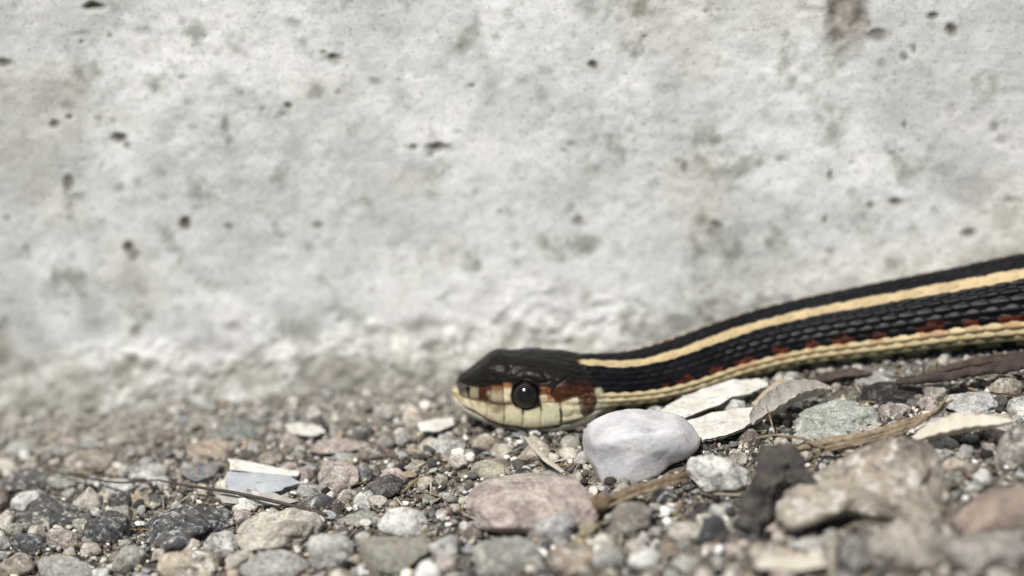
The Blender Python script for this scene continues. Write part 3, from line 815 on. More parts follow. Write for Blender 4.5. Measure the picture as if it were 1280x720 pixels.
def charred():
    # forked weathered lump of charred wood
    pts = [at(935, 664, .05), at(945, 640, .2), at(953, 612, .38), at(966, 585, .5), at(985, 572, .5)]
    o = tube('charred_wood', pts, [.13, .16, .15, .21, .18], char_mat, 'charred grey black piece of wood leaning between the pale stone and the largest rock', 'wood', .5, 31, None, 40, raw=True)
    pts = [at(962, 580, .48), at(985, 590, .42), at(1012, 604, .34), at(1030, 612, .26)]
    tube('branch', pts, [.13, .15, .12, .05], char_mat, None, None, .5, 33, None, 30, parent=o, raw=True)
charred()

# ------------------------------------------------------------------ snake
def poly_sd(px, py, poly):
    """Signed distance (inside positive) from pixels to a closed polygon."""
    P = np.array(poly, float)
    n = len(P)
    d2 = np.full(len(px), 1e18); ins = np.zeros(len(px), bool)
    for k in range(n):
        x0, y0 = P[k]; x1, y1 = P[(k + 1) % n]
        ex, ey = x1 - x0, y1 - y0
        wx, wy = px - x0, py - y0
        t = np.clip((wx * ex + wy * ey) / (ex * ex + ey * ey + 1e-12), 0, 1)
        d2 = np.minimum(d2, (wx - ex * t) ** 2 + (wy - ey * t) ** 2)
        c = ((y0 > py) != (y1 > py)) & (px < (x1 - x0) * (py - y0) / (y1 - y0 + 1e-12) + x0)
        ins ^= c
    d = np.sqrt(d2)
    return np.where(ins, d, -d)

def gsm(a, s):
    k = int(s * 3) + 1
    g = np.exp(-0.5 * (np.arange(-k, k + 1) / s) ** 2); g /= g.sum()
    return np.convolve(np.pad(a, (k, k), 'reflect', reflect_type='odd'), g, 'valid')

def build_snake():
    NA = 340
    # control table along the snake: px, centre py, depth y, half width, dorsal roll towards the camera (deg)
    tab = np.array([
        (564.8,489,.10,.00,0),(600,496,.10,.30,0),(650,497,.10,.44,0),(690,495,.10,.49,2),(712,491,.11,.48,5),(730,486,.13,.44,10),(750,481,.16,.385,18),
        (780,477,.22,.35,27),(815,472,.32,.375,27),(850,463,.45,.395,26),(900,445,.66,.405,26),(950,430,.78,.42,27),(1000,418.5,.86,.435,28),(1100,403.5,.88,.49,28),
        (1200,388,.86,.525,28),(1280,377,.83,.585,28)])
    # positions in space
    P = np.array([at_y(r[0], r[1], r[2]) for r in tab])
    # past the frame the body goes on along the wall and tapers to the tail
    ext = [(8.2,.82,None,.60,30),(10.5,.70,None,.60,20),(13.5,.20,None,.58,10),(17,-1.2,None,.52,0),(21,-3.2,None,.44,0),(25,-4.0,None,.34,0),(29,-3.0,None,.24,0),(33,-1.4,None,.13,0),(36,-.8,None,.03,0)]
    P = np.vstack([P, [(e[0], e[1], float(ground_base(e[0], 0)) + e[3] * .95) for e in ext]])
    rad = np.concatenate([tab[:, 3], [e[3] for e in ext]]); roll = np.concatenate([tab[:, 4], [e[4] for e in ext]])
    seg = np.concatenate([[0], np.cumsum(np.linalg.norm(np.diff(P, axis=0), axis=1))])
    fine = np.arange(0, seg[-1], 0.01)
    Cf = np.stack([gsm(np.interp(fine, seg, P[:, k]), 14) for k in range(3)], 1)
    rf = gsm(np.interp(fine, seg, rad), 12); rollf = gsm(np.interp(fine, seg, roll), 12)
    head_end = 2.35
    S = np.concatenate([[0.0006, 0.0025, .006], np.arange(0.011, head_end, 0.0058), np.arange(head_end, 8.0, 0.0150), np.arange(8.0, seg[-1] - .02, 0.045)])
    C = np.stack([np.interp(S, fine, Cf[:, k]) for k in range(3)], 1)
    r = np.interp(S, fine, rf); rl = np.radians(np.interp(S, fine, rollf))
    T = np.gradient(C, S, axis=0); T /= np.linalg.norm(T, axis=1)[:, None]
    up0 = np.array([0, 0, 1.0]) - T * T[:, 2:3]; up0 /= np.linalg.norm(up0, axis=1)[:, None]
    side0 = np.cross(T, up0)                     # towards the camera (T is +x, up z -> -y)
    side0 /= np.linalg.norm(side0, axis=1)[:, None]
    up = up0 * np.cos(rl)[:, None] + side0 * np.sin(rl)[:, None]
    side = side0 * np.cos(rl)[:, None] - up0 * np.sin(rl)[:, None]
    cpx, cpy, _ = proj(C)
    # head widths
    wpx = np.array([564.5,566,569,574,582,592,605,620,635,650,670,690,710,730,750])
    wv = np.array([.0,.095,.155,.205,.255,.295,.335,.375,.41,.44,.475,.495,.485,.445,.39])
    wh = np.interp(cpx, wpx, wv)
    wh = np.where(cpx < 569, .155 * np.sqrt(np.clip((cpx - 564.7) / 4.3, 0, 1)), wh)
    whs = wh.copy(); kk = cpx > 569
    whs[kk] = gsm(wh, 4)[kk]; wh = whs
    hm = smooth(752, 700, cpx)                   # 1 on the head, 0 on the body
    W = wh * hm + r * (1 - hm)
    # silhouette of the head, measured
    top = np.array([(564.5,484),(566,476),(569,469),(580,459.5),(593,448),(607,438),(618,434.6),(629,434.2),(636,435.6),(651,434.6),(673,435),(696,434.8),(713,436),(731,440),(751,442),(773,441)])
    bot = np.array([(564.5,488),(567,497),(575,507),(590,519),(605,527),(625,534),(645,537.5),(665,539.5),(690,539.5),(710,536.5),(728,530),(745,522),(760,515),(775,512)])
    ty = gsm(np.interp(cpx, top[:, 0], top[:, 1]), 2.0); by = gsm(np.interp(cpx, bot[:, 0], bot[:, 1]), 2.0)
    upx = np.maximum(cpy - ty, .2) / 100; dnx = np.maximum(by - cpy, .2) / 100
    nt_, nb_ = 2.0 + .75 * hm, 2.0 + .5 * hm
    ph = np.linspace(0, math.pi / 2, 50)
    def solve(target, Wv, nn):
        lo = np.full(len(Wv), .003); hi = np.full(len(Wv), 1.2)
        for _ in range(30):
            mid = (lo + hi) / 2
            v = (mid[:, None] * np.cos(ph)[None, :] ** (2 / nn[:, None]) * math.cos(TH) + Wv[:, None] * np.sin(ph)[None, :] ** (2 / nn[:, None]) * math.sin(TH)).max(1)
            hi = np.where(v > target, mid, hi); lo = np.where(v > target, lo, mid)
        return (lo + hi) / 2
    tt = solve(upx, W, nt_); bb = solve(dnx, W, nb_)
    tt = np.maximum(tt, .01); bb = np.maximum(bb, .01)
    tH = tt * hm + r * (1 - hm); bH = bb * hm + r * .97 * (1 - hm)
    # rings; phi = 0 on the back, positive towards the camera's side
    phi = np.linspace(-math.pi, math.pi, NA, endpoint=False)
    cs, sn = np.cos(phi), np.sin(phi)
    nn = np.where(cs[None, :] > 0, nt_[:, None], nb_[:, None])
    hh = np.where(cs[None, :] > 0, tH[:, None], bH[:, None])
    ly = W[:, None] * np.sign(sn)[None, :] * np.abs(sn)[None, :] ** (2 / nn)
    lz = hh * np.sign(cs)[None, :] * np.abs(cs)[None, :] ** (2 / nn)
    Vb = C[:, None, :] + ly[..., None] * side[:, None, :] + lz[..., None] * up[:, None, :]
    Vn = C[:, None, :] + np.abs(ly)[..., None] * side[:, None, :] + lz[..., None] * up[:, None, :]
    NS = len(S)
    ppx, ppy, _ = proj(Vn.reshape(-1, 3))
    fphi = np.tile(phi, (NS, 1)).ravel(); aphi = np.abs(fphi)
    # past the lower outline = chin
    vdn = (-(lz * math.cos(TH)) + np.abs(ly) * math.sin(TH))
    far = np.argmax(np.where(phi[None, :] > 0, vdn, -9), axis=1)
    phc = phi[far]
    chin = (fphi * 0 + aphi) > np.repeat(phc, NA)
    HM = np.repeat(hm, NA); PX = np.repeat(cpx, NA)
    NV = NS * NA
    # ---------------- body scales
    u_s = np.concatenate([[0], np.cumsum(np.diff(S) / (0.45 * np.maximum((r[1:] + r[:-1]) / 2, .05)))])
    U = np.repeat(u_s, NA)
    row_w = math.radians(10.8)
    v = fphi / row_w
    inrow = np.abs(v) < 9.45
    best = np.full(NV, -1e9); bi = np.zeros(NV); bj = np.zeros(NV); bdv = np.zeros(NV); bdu = np.zeros(NV)
    vj = np.round(v)
    for dj in (-1, 0, 1):
        j = vj + dj
        offs = 0.5 * (np.abs(j) % 2)
        i0 = np.round(U - offs)
        for di in (-1, 0, 1):
            i = i0 + di
            du = U - (i + offs); dv = v - j
            # leaf outline, free tip pointing to the tail
            x = du / 0.86
            wid = np.where(x > 0, 0.72 * np.sqrt(np.clip(1 - np.abs(x) ** 1.7, 0, 1)), 0.72 * np.sqrt(np.clip(1 - x * x, 0, 1)))
            ok = (np.abs(x) < 1) & (np.abs(dv) < wid)
            e = np.abs(dv) / np.maximum(wid, 1e-3)
            hgt = 0.62 * du + 0.55 * (1 - e ** 2.0) * (1 - .5 * x * x) + 0.10 * np.exp(-(dv / 0.13) ** 2) * smooth(.9, .4, np.abs(x))
            hgt = np.where(ok, hgt, -1e9)
            up_ = hgt > best
            best = np.where(up_, hgt, best); bi = np.where(up_, i, bi); bj = np.where(up_, j, bj); bdv = np.where(up_, dv, bdv); bdu = np.where(up_, du, bdu)
    gap = best < -1e8
    best = np.where(gap, -.55, best)
    edge = np.clip(best, -.55, 1)
    # belly plates
    vent_u = U - np.floor(U)
    vent = 0.35 * vent_u - .1
    lat_rows = (np.abs(bj) >= 6) & (np.abs(bj) <= 8) & inrow
    RR = np.repeat(r, NA)
    rel_body = np.where(inrow, best, vent) * 0.085 * RR * np.where(lat_rows, 1.25, 1.0)
    rnd = _hash(bi.astype(np.int64), bj.astype(np.int64), np.zeros(NV, np.int64), 5)
    rnd2 = _hash(bi.astype(np.int64), np.abs(bj).astype(np.int64), np.ones(NV, np.int64), 8)
    # ---------------- body colours
    YEL = np.array([.50, .395, .23]); YLAT = np.array([.62, .51, .30]); BLK = np.array([.0062, .0064, .0078]); RED = np.array([.22, .05, .022])
    OLV = np.array([.17, .16, .09]); BEL = np.array([.15, .16, .115])
    av = np.abs(v)
    Cb = np.tile(BLK, (NV, 1)) * (0.7 + 0.9 * rnd)[:, None]
    Vp = Vb.reshape(-1, 3)
    wobble = 0.15 * fbm(Vp * 6, 2, 3)
    def put(mask, colr, soft=None):
        m = (mask.astype(float) if soft is None else soft)[:, None]
        return Cb * (1 - m) + colr * m
    dhw = .76 * smooth(727, 742, PX)
    key = np.where(np.abs(bj) == 1, np.abs(v) + .12 * np.abs(bdu), np.abs(bj) * .8)
    dors = (np.abs(v) < 2.0) & (key + wobble * 1.3 < dhw)
    Cb = np.where(dors[:, None], YEL * (0.86 + .26 * rnd)[:, None], Cb)
    Cb0 = None
    # red between the scales above the side stripe
    redphase = 0.5 + 0.5 * np.cos(2 * math.pi * (U / 2.3 + .35 * vnoise(np.stack([U * .35, U * 0, U * 0], 1), 9)) + 1.0)
    rowa = np.abs(bj)
    rj = redphase + .7 * (rnd2 - .5)
    redm = ((rowa == 4) & (rj > .85) & (av > 4.15)) | ((rowa == 5) & (rj > .47) & (av + .25 * bdu > 4.8))
    redm &= PX > 815
    rw = (smooth(-.35, .35, -bdu + .5 * np.abs(bdv)) * .7 + .3)[:, None]
    Cb = np.where(redm[:, None], RED * (.45 + .9 * rnd)[:, None] * rw + BLK * (1 - rw), Cb)
    lat = (rowa >= 6) & (rowa <= 8) & (av + wobble * .5 < 7.55)
    Cb = np.where(lat[:, None], YLAT * (0.86 + .28 * rnd)[:, None], Cb)
    orange = lat & (rowa == 6) & (rj > .66) & (av < 6.1) & (PX > 900)
    Cb = np.where(orange[:, None], (YLAT * .6 + RED * .6), Cb)
    low = (rowa >= 7) & ~lat & inrow
    Cb = np.where(low[:, None], OLV * (.6 + .7 * rnd)[:, None], Cb)
    # black bars on the lowest scale row and plate corners
    bar = (np.abs(((U) % 2.0) - 1.0) < .38) & (av > 8.5) & (av < 10.6)
    Cb = np.where(bar[:, None], BLK * 1.5, Cb)
    belly = ~inrow & ~bar
    Cb = np.where(belly[:, None], BEL * (1 - .25 * (vent_u < .08))[:, None], Cb)
    Cb = np.where((gap & inrow)[:, None] | ((best < -.30) & inrow)[:, None], Cb * .5 + .5 * np.where(redm[:, None], RED * .4, BLK), Cb)
    tipk = smooth(-.6, .1, bdu) * .45 + .55
    lk = smooth(-.25, .40, best)
    tipk = np.where(lat, tipk * (.35 + .65 * lk), tipk)
    Cb = np.where(inrow[:, None], Cb * tipk[:, None], Cb)
    # ---------------- head plates, drawn where they sit on the side of the head
    Z = lambda pts: [(540 + a / 4.5, 400 + b / 4.5) for a, b in pts]
    TOPC = np.array([.011, .0098, .0088]); CR = np.array([.70, .64, .44]); CG = np.array([.68, .66, .46]); TANC = np.array([.42, .36, .24])
    DKR = np.array([.046, .017, .010]); ORG = np.array([.25, .105, .04]); GRY = np.array([.16, .14, .115])
    N1 = fbm(Vp * 14, 3, 40); N2 = fbm(Vp * 30, 3, 41)
    Ch = np.tile(TOPC, (NV, 1)) * (1 + .3 * N1)[:, None]
    dseam = np.full(NV, 99.0); relh = np.zeros(NV)
    NL = fbm(Vp * 5, 2, 44)
    wx = ppx + .9 * N1 + 2.6 * NL; wy = ppy + .9 * fbm(Vp * 12 + 7, 3, 43) + 1.6 * fbm(Vp * 5 + 3, 2, 45)
    def plate(pts, colr=None, colr2=None, seam=True, dome=.007, kmix=None):
        nonlocal Ch, dseam, relh
        sd = poly_sd(wx, wy, Z(pts))
        ins = sd > 0
        if colr is not None:
            cc = np.tile(colr, (NV, 1)) * (1 + .14 * N1)[:, None]
            if colr2 is not None:
                k = np.clip(kmix, 0, 1)[:, None]
                cc = cc * (1 - k) + colr2 * k
            Ch = np.where(ins[:, None], cc, Ch)
        if seam: dseam = np.minimum(dseam, np.abs(sd))
        relh = np.where(ins, (dome if colr is not None or dome > .01 else .0025) * (1 - np.exp(-np.maximum(sd, 0) / 2.2)), relh)
    yz = (wy - 400) * 4.5; xz = (wx - 540) * 4.5
    front = smooth(590, 566, wx)
    sdh = wx < 760
    plate([(285,342),(300,270),(380,225),(445,262),(450,330),(380,372)])
    plate([(165,335),(225,262),(298,268),(285,342),(215,368)])
    plate([(448,262),(520,205),(640,200),(645,240),(575,262),(500,272)])
    plate([(648,236),(700,180),(800,172),(860,215),(800,300),(705,352),(658,342),(622,288)])
    plate([(448,342),(462,300),(500,276),(570,266),(620,290),(655,348),(605,356),(540,332),(480,345)], dome=.026)
    plate([(100,330),(140,330),(152,400),(178,455),(108,408)], GRY, CR, kmix=smooth(350, 400, yz))
    plate([(150,345),(206,366),(202,438),(165,425)], GRY * .45, TANC, kmix=smooth(395, 430, yz) * .6)
    plate([(207,368),(263,378),(264,446),(215,442)], TANC * .7, TANC * .25, kmix=smooth(400, 372, yz))
    plate([(263,380),(336,370),(333,458),(276,452)], DKR * 1.3, TANC, kmix=smooth(310, 335, xz + N2 * 25) * smooth(395, 410, yz))
    plate([(337,372),(403,374),(404,464),(334,460)], ORG * .8, TANC, kmix=smooth(388, 410, yz + N2 * 18))
    plate([(405,352),(447,350),(456,462),(405,464)], ORG, CR, kmix=smooth(368, 395, yz + N2 * 18))
    plate([(600,372),(682,380),(664,420),(605,418)], DKR * 1.4, ORG, kmix=smooth(-.1, .35, N2))
    plate([(598,414),(682,412),(702,457),(618,462)], ORG * 1.1, CR, kmix=smooth(-.2, .3, N2 + (yz - 435) / 60))
    plate([(700,368),(790,308),(862,322),(912,392),(905,402),(820,430),(728,458),(700,452),(668,420)], DKR * 1.25, TOPC, kmix=smooth(395, 335, yz + 60 * N1))
    plate([(905,392),(965,372),(1015,418),(1015,505),(940,532),(860,562),(852,545),(912,510),(925,450)], CG * .85, OLV, kmix=smooth(.0, .6, N1) * .7, seam=False)
    plate([(106,404),(160,422),(214,446),(226,503),(172,470),(120,425)], CR)
    plate([(214,446),(265,460),(316,472),(302,556),(226,506)], CR, TANC, kmix=smooth(0, .8, N1))
    dk3 = smooth(.0, .8, np.clip(1 - np.hypot((xz - 372) / 55, (yz - 500) / 34), 0, 1)) * .8
    plate([(316,472),(408,478),(402,587),(302,558)], CR * .9, np.array([.14, .11, .07]), kmix=dk3)
    plate([(410,478),(458,476),(511,502),(502,602),(402,588)], CR * .95)
    plate([(513,507),(560,507),(613,486),(620,520),(612,606),(502,603)], CR)
    plate([(618,464),(722,460),(732,592),(614,607)], CG)
    plate([(728,458),(818,430),(842,520),(853,546),(736,591)], CR)
    plate([(820,427),(905,400),(924,450),(912,510),(856,546),(842,520)], DKR * 1.5, TANC * .7, kmix=smooth(-.1, .5, N2) * .6)
    def seg_d(pts):
        d = np.full(NV, 1e9)
        P_ = np.array(Z(pts))
        for k in range(len(P_) - 1):
            (x0, y0), (x1, y1) = P_[k], P_[k + 1]
            t = np.clip(((wx - x0) * (x1 - x0) + (wy - y0) * (y1 - y0)) / ((x1 - x0) ** 2 + (y1 - y0) ** 2), 0, 1)
            d = np.minimum(d, np.hypot(wx - x0 - t * (x1 - x0), wy - y0 - t * (y1 - y0)))
        return d
    mouthpts = [(100,410),(150,458),(220,514),(300,568),(400,600),(500,613),(600,617),(700,608),(780,586),(855,552),(915,513),(950,490)]
    dm = seg_d(mouthpts)
    my = np.interp(xz, [p[0] for p in mouthpts], [p[1] for p in mouthpts])
    lower = (yz > my) & (xz < 960)
    LOWC = np.array([.66, .64, .53])
    low_seam = np.full(NV, 99.)
    for xs_ in (190, 270, 350, 430, 510, 600, 690, 780, 860):
        low_seam = np.minimum(low_seam, np.abs(xz - xs_ - .3 * (yz - 560)) / 4.5)
    islow = lower | (chin & (PX < 765))
    Ch = np.where(islow[:, None], LOWC * (1 + .12 * N1)[:, None], Ch)
    relh = np.where(islow, .006 * (1 - np.exp(-low_seam / 1.5)), relh)
    G = Ch.reshape(NS, NA, 3)
    for _ in range(5):
        G = (G + np.roll(G, 1, 1) + np.roll(G, -1, 1)) / 3
        G[1:-1] = (G[1:-1] + G[:-2] + G[2:]) / 3
    wb = (.75 * smooth(640, 600, wy) + 0 * wx)[:, None]
    Ch = G.reshape(-1, 3) * wb + Ch * (1 - wb)
    light_plate = Ch.mean(1) > .12
    Ch = Ch * (1 - (np.where(light_plate, .42 + .5 * N2, .50) * smooth(.9, .2, np.where(islow, 99, dseam)))[:, None])
    # black wedges between some lip scales
    for seg_, wd, st_ in (([(722,500),(727,572)], 1.5, .97), ([(508,492),(512,530)], 1.2, .9), ([(612,478),(618,512)], 1.2, .8), ([(455,470),(470,486),(520,502),(585,494),(610,478)], 1.3, .92),
                          ([(330,462),(380,474),(440,476)], 1.2, .85), ([(204,380),(206,410)], 1.6, .9), ([(404,500),(402,560)], .7, .4)):
        m = smooth(wd + .8, wd * .3, seg_d(seg_)) * st_ * (~islow)
        Ch = Ch * (1 - m[:, None]) + np.array([.012, .009, .008]) * m[:, None]
    mm = smooth(.9, .3, dm) * .4 * (~chin) * (xz < 935)
    Ch = Ch * (1 - mm[:, None]) + np.array([.10, .08, .05]) * mm[:, None]
    relh = relh - np.where(light_plate, .006, .003) * np.exp(-(dseam / .85) ** 2) * (~islow) - .009 * np.exp(-(dm / .8) ** 2) * (~chin)
    face = (Ch.mean(1) > .03) & (~islow)
    mot = smooth(.05, .6, fbm(Vp * 16, 4, 47, .7)) * .32
    Ch = np.where(face[:, None], Ch * (1 - mot[:, None] * np.array([.85, 1, 1.1])), Ch)
    nearlip = smooth(9, 1, np.abs(wy - np.interp(xz, [150, 260, 340, 450, 610, 720, 820], [y_ / 4.5 + 400 for y_ in (420, 460, 470, 472, 480, 460, 428)]))) * smooth(.0, .5, N1 + .25) * .5
    Ch = np.where(face[:, None], Ch * (1 - nearlip[:, None] * np.array([.6, .8, .95])), Ch)
    cheek = smooth(722, 738, ppx) * (Ch.mean(1) > .1) * (~chin)
    Ch = Ch * (1 - cheek[:, None] * (1 - np.where(gap, .35, .65 + .45 * rnd))[:, None])
    # nostril
    dn_ = np.hypot((xz - 206) / 13, (yz - 392) / 15)
    Ch = Ch * (1 - .9 * smooth(1, .4, dn_)[:, None]); relh -= .04 * smooth(1.1, .2, dn_)
    # fine rugosity on the crown
    crown = (Ch.mean(1) < .06)
    relh += np.where(crown, .009 * fbm(Vp * np.array([7, 22, 22]), 4, 55, .65), .0022 * N2)
    # eye socket and brow
    ex, ey, er = 656.3, 494.0, 16.4
    de = np.hypot(wx - ex, wy - ey)
    relh += np.where(chin, 0, -.05 * smooth(er + 1.0, er - 5, de) + .022 * np.exp(-((de - er - 2.2) / 2.0) ** 2) * smooth(505, 480, wy))
    Ch = Ch * (1 - (smooth(er + 4.2, er + .3, de) * .93 * (~chin))[:, None])
    relh *= smooth(.0, .12, np.repeat(S, NA))
    # ---------------- blend head to body scales
    bl = np.interp(ppy, [430, 445, 470, 490, 505, 520, 540], [712, 716, 737, 752, 758, 745, 742])
    bl = np.where(chin, 750, bl)
    k = smooth(-3, 5, ppx - bl)
    k = np.where(np.repeat(cpx, NA) > 790, 1.0, k); k = np.where(np.repeat(cpx, NA) < 690, 0.0, k)
    rel = relh * (1 - k) + rel_body * k
    Cc = Ch * (1 - k)[:, None] + Cb * k[:, None]
    # small pale flecks around the jaw angle, temple scales
    tmask = smooth(690, 712, ppx) * (1 - k) * (~chin)
    rel += rel_body * tmask * .6
    # normals of the smooth surface
    Vg = Vb
    dS = np.gradient(Vg, axis=0); dP = np.roll(Vg, -1, 1) - np.roll(Vg, 1, 1)
    Nn = np.cross(dP, dS); ln = np.linalg.norm(Nn, axis=2, keepdims=True); Nn = Nn / np.maximum(ln, 1e-12)
    out = Vg - C[:, None, :]
    flip = np.sign((Nn * out).sum(2).mean())
    Nn *= flip
    Nn[:3] = -T[:3][:, None, :]
    V = (Vg + Nn * rel.reshape(NS, NA, 1)).reshape(-1, 3)
    # faces
    I = np.arange(NV).reshape(NS, NA); J = np.roll(I, -1, 1)
    F = np.stack([I[:-1], I[1:], J[1:], J[:-1]], -1).reshape(-1, 4)
    me_v = np.vstack([V, C[0] - T[0] * .002, C[-1] + T[-1] * .02])
    cc = np.vstack([Cc, Cc[0], Cc[-1]])
    capA = np.stack([np.full(NA, NV), I[0], J[0], J[0]], -1)
    O = C[int(np.argmin(np.abs(cpx - 740)))].copy()
    base = np.array([O[0], O[1], float(gz(O[0], O[1])[0])])
    me = mesh_np('body', me_v - base, F, colors=np.clip(cc, 0, 1))
    bm = bmesh.new(); bm.from_mesh(me); bm.verts.ensure_lookup_table()
    for a, q0 in ((NV, 0), (NV + 1, (NS - 1) * NA)):
        for j in range(NA):
            bm.faces.new((bm.verts[a], bm.verts[q0 + j], bm.verts[q0 + (j + 1) % NA]))
    bmesh.ops.recalc_face_normals(bm, faces=bm.faces)
    bm.to_mesh(me); bm.free()
    me.polygons.foreach_set('use_smooth', [True] * len(me.polygons))
    n = NT('snake_skin')
    c = n.attr()
    c2 = n.mix(1.0, c, n.ramp(n.noise(50, 3, 0.6), [(0.3, 0.82), (0.7, 1.12)]), 'MULTIPLY')
    n.color(c2)
    bw = n.t.nodes.new('ShaderNodeRGBToBW'); n.l(c, bw.inputs[0])
    n.rough(n.ramp(bw.outputs[0], [(0.01, 0.28), (0.3, 0.50)]))
    n.b.inputs['Specular IOR Level'].default_value = 0.11
    n.bump(n.noise(90, 3, 0.6), 0.004, 0.6)
    root = bpy.data.objects.new('snake', None); col.objects.link(root)
    root.location = Vector(base * CM)
    root.empty_display_size = .01
    tag(root, 'black garter snake with yellow stripes resting its head on gravel by the wall', 'snake')
    o = link('body', me, n.m); o.parent = root
    # eyes
    near = (~chin) & (fphi > 0) & (HM > .5)
    idx = np.where(near)[0]
    q = idx[np.argmin(np.hypot(ppx[idx] - ex, ppy[idx] - ey))]
    si = q // NA
    for sgn in (1, -1):
        sd_, up_, Tt = side0[si] , up0[si], T[si]
        l = Vg.reshape(-1, 3)[q] - C[si]
        a_, b_ = l @ side[si], l @ up[si]
        nrm = sd_ * sgn * .93 + up_ * .33 - Tt * .14; nrm /= np.linalg.norm(nrm)
        pos = C[si] + side[si] * a_ * sgn + up[si] * b_
        rE = .187
        cen = pos - nrm * .105
        D, Fe = ico(5)
        # facing direction becomes local z
        zz = nrm; xx = np.cross([0, 0, 1.], zz); xx /= np.linalg.norm(xx); yy = np.cross(zz, xx)
        ang = np.degrees(np.arccos(np.clip(D[:, 2], -1, 1)))
        ecol = np.tile(np.array([.006, .005, .005]), (len(D), 1))
        iris = smooth(33, 36, ang) * smooth(60, 54, ang)
        fleck = .5 + .5 * fbm(D * 9, 3, 3)
        ecol += iris[:, None] * np.array([.008, .0055, .004]) * (.4 + fleck)[:, None]
        ringm = np.exp(-((ang - 35.5) / 2.0) ** 2) * (.4 + .6 * smooth(.2, -.5, D[:, 1]))
        ecol += ringm[:, None] * np.array([.02, .015, .010])
        VE = (D[:, :1] * xx + D[:, 1:2] * yy + D[:, 2:3] * zz) * rE
        em = NT('eye'); em.color(em.attr()); em.rough(0.14)
        em.b.inputs['Coat Weight'].default_value = .15
        em.b.inputs['Coat Roughness'].default_value = .10
        e = link('eye', mesh_np('eye', VE, Fe, colors=ecol), em.m, cen - base, root)
        # pale rim scales below the eye ball
        RM = []
        th = np.radians(np.linspace(200, 345, 40))
        rimp = [cen + nrm * .078 + (xx * math.cos(t) + yy * math.sin(t)) * .158 for t in th]
        rim = tube('eye_rim', rimp, [.006, .010, .010, .010, .010, .010, .006] if False else [.004] + [.009] * 38 + [.004], simple_mat('eye_rim', (.10, .08, .06), (.06, .045, .035), 20, .5, .004), None, None, .05, 3, raw=True, sides=8)
        rim.parent = e
        rim.location = rim.location - Vector(cen * CM)
    return C, r
SC_, SR_ = build_snake()

# ------------------------------------------------------------------ small pebbles, each a thing of its own
rs = np.random.RandomState(11)
KINDS = [('tan', TAN), ('cream', CREAM), ('grey', GREY), ('whitish', PALE), ('dark', DARK), ('pinkish', PINK), ('brown', BROWN), ('orange', ORANGE), ('olive', OLIVE)]
WTS = np.array([.15, .16, .16, .17, .10, .09, .06, .05, .06]); WTS = WTS / WTS.sum()
peb_mesh = {}
for kn, (nm, cols) in enumerate(KINDS):
    for sh in range(4):
        V, F = rock_verts(3000 + kn * 10 + sh, (2.0, 1.75, 1.35), 3, facets=10, rough=.11, oct=4)
        me = mesh_np('pebble', V * .1, F)
        me.materials.append(stone_mat(*cols, amount=.65))
        peb_mesh[(nm, sh)] = me

def free(x, y, r_, k=1.0):
    for (hx, hy, a, b, _) in placed:
        if ((x - hx) / (a + r_ * k)) ** 2 + ((y - hy) / (b + r_ * k)) ** 2 < 1: return False
    return True

cand = []
def add_peb(n_, r0, r1, k):
    made = tries = 0
    while made < n_ and tries < n_ * 60:
        tries += 1
        px, py = rs.uniform(-30, 1310), rs.uniform(500, 735)
        P = at(px, py)
        r_ = r0 + (r1 - r0) * rs.rand() ** 1.6
        if P[1] > WL(P[0]) - r_ - .55: continue
        if not free(P[0], P[1], r_, k): continue
        d = np.min(np.hypot(SC_[:, 0] - P[0], SC_[:, 1] - P[1]) - SR_)
        if d < r_ * .6 and P[0] > -.9: 
            continue
        if 510 < px < 600 and 590 < py < 650 and r_ > .12: continue     # patch of fine sand
        if 830 < px < 900 and 610 < py < 640 and r_ > .12: continue
        placed.append((P[0], P[1], r_ * .9, r_ * .8, None))
        cand.append((P[0], P[1], r_))
        made += 1
names = [p for p in placed if p[4]]
add_peb(70, .15, .28, .9)
add_peb(190, .085, .16, .8)
used_l = {}
short = lambda s: s.split(',')[0]
objs = []
for (x, y, r_) in cand:
    nm = KINDS[rs.choice(len(KINDS), p=WTS)][0]
    me = peb_mesh[(nm, rs.randint(4))]
    o = bpy.data.objects.new('pebble', me); col.objects.link(o)
    o.location = Vector((x * CM, y * CM, (float(gz(x, y)[0]) + r_ * .08) * CM))
    o.rotation_euler = (rs.uniform(-.4, .4), rs.uniform(-.4, .4), rs.uniform(0, 6.28))
    s = r_ / .1
    o.scale = (s, s * rs.uniform(.8, 1.1), s * rs.uniform(.8, 1.15))
    size = 'small' if r_ > .12 else 'tiny'
    opts = []
    for best_ in sorted(names, key=lambda p: math.hypot(p[0] - x, p[1] - y))[:5]:
        dx, dy = x - best_[0], y - best_[1]
        rel = ('right of' if dx > 0 else 'left of') if abs(dx) > abs(dy) * 1.2 else ('behind' if dy > 0 else 'in front of')
        tgt = ' '.join(short(best_[4]).split()[:9])
        while tgt.split()[-1] in ('the', 'of', 'a', 'with', 'and', 'in', 'on', 'behind', 'between', 'by', 'near', 'at', 'under', 'beside', 'grey', 'large', 'cream', 'dark', 'pink', 'black', 'one', 'left', 'right', 'front', 'to', 'its', 'blue', 'tan', 'white', 'two-tone', 'largest', 'rounded', 'long', 'pale', 'standing', 'leaning', 'olive', 'crumbly', 'round', 'brown', 'green'):
            tgt = ' '.join(tgt.split()[:-1])
        opts.append(' '.join(f'{size} {nm} pebble {rel} the {tgt}'.split()[:16]))
    lab = next((l_ for l_ in opts if l_ not in used_l), opts[0])
    used_l[lab] = 1
    tag(o, lab, 'pebble', f'{size} {nm} pebbles scattered in the gravel')
    objs.append(o)

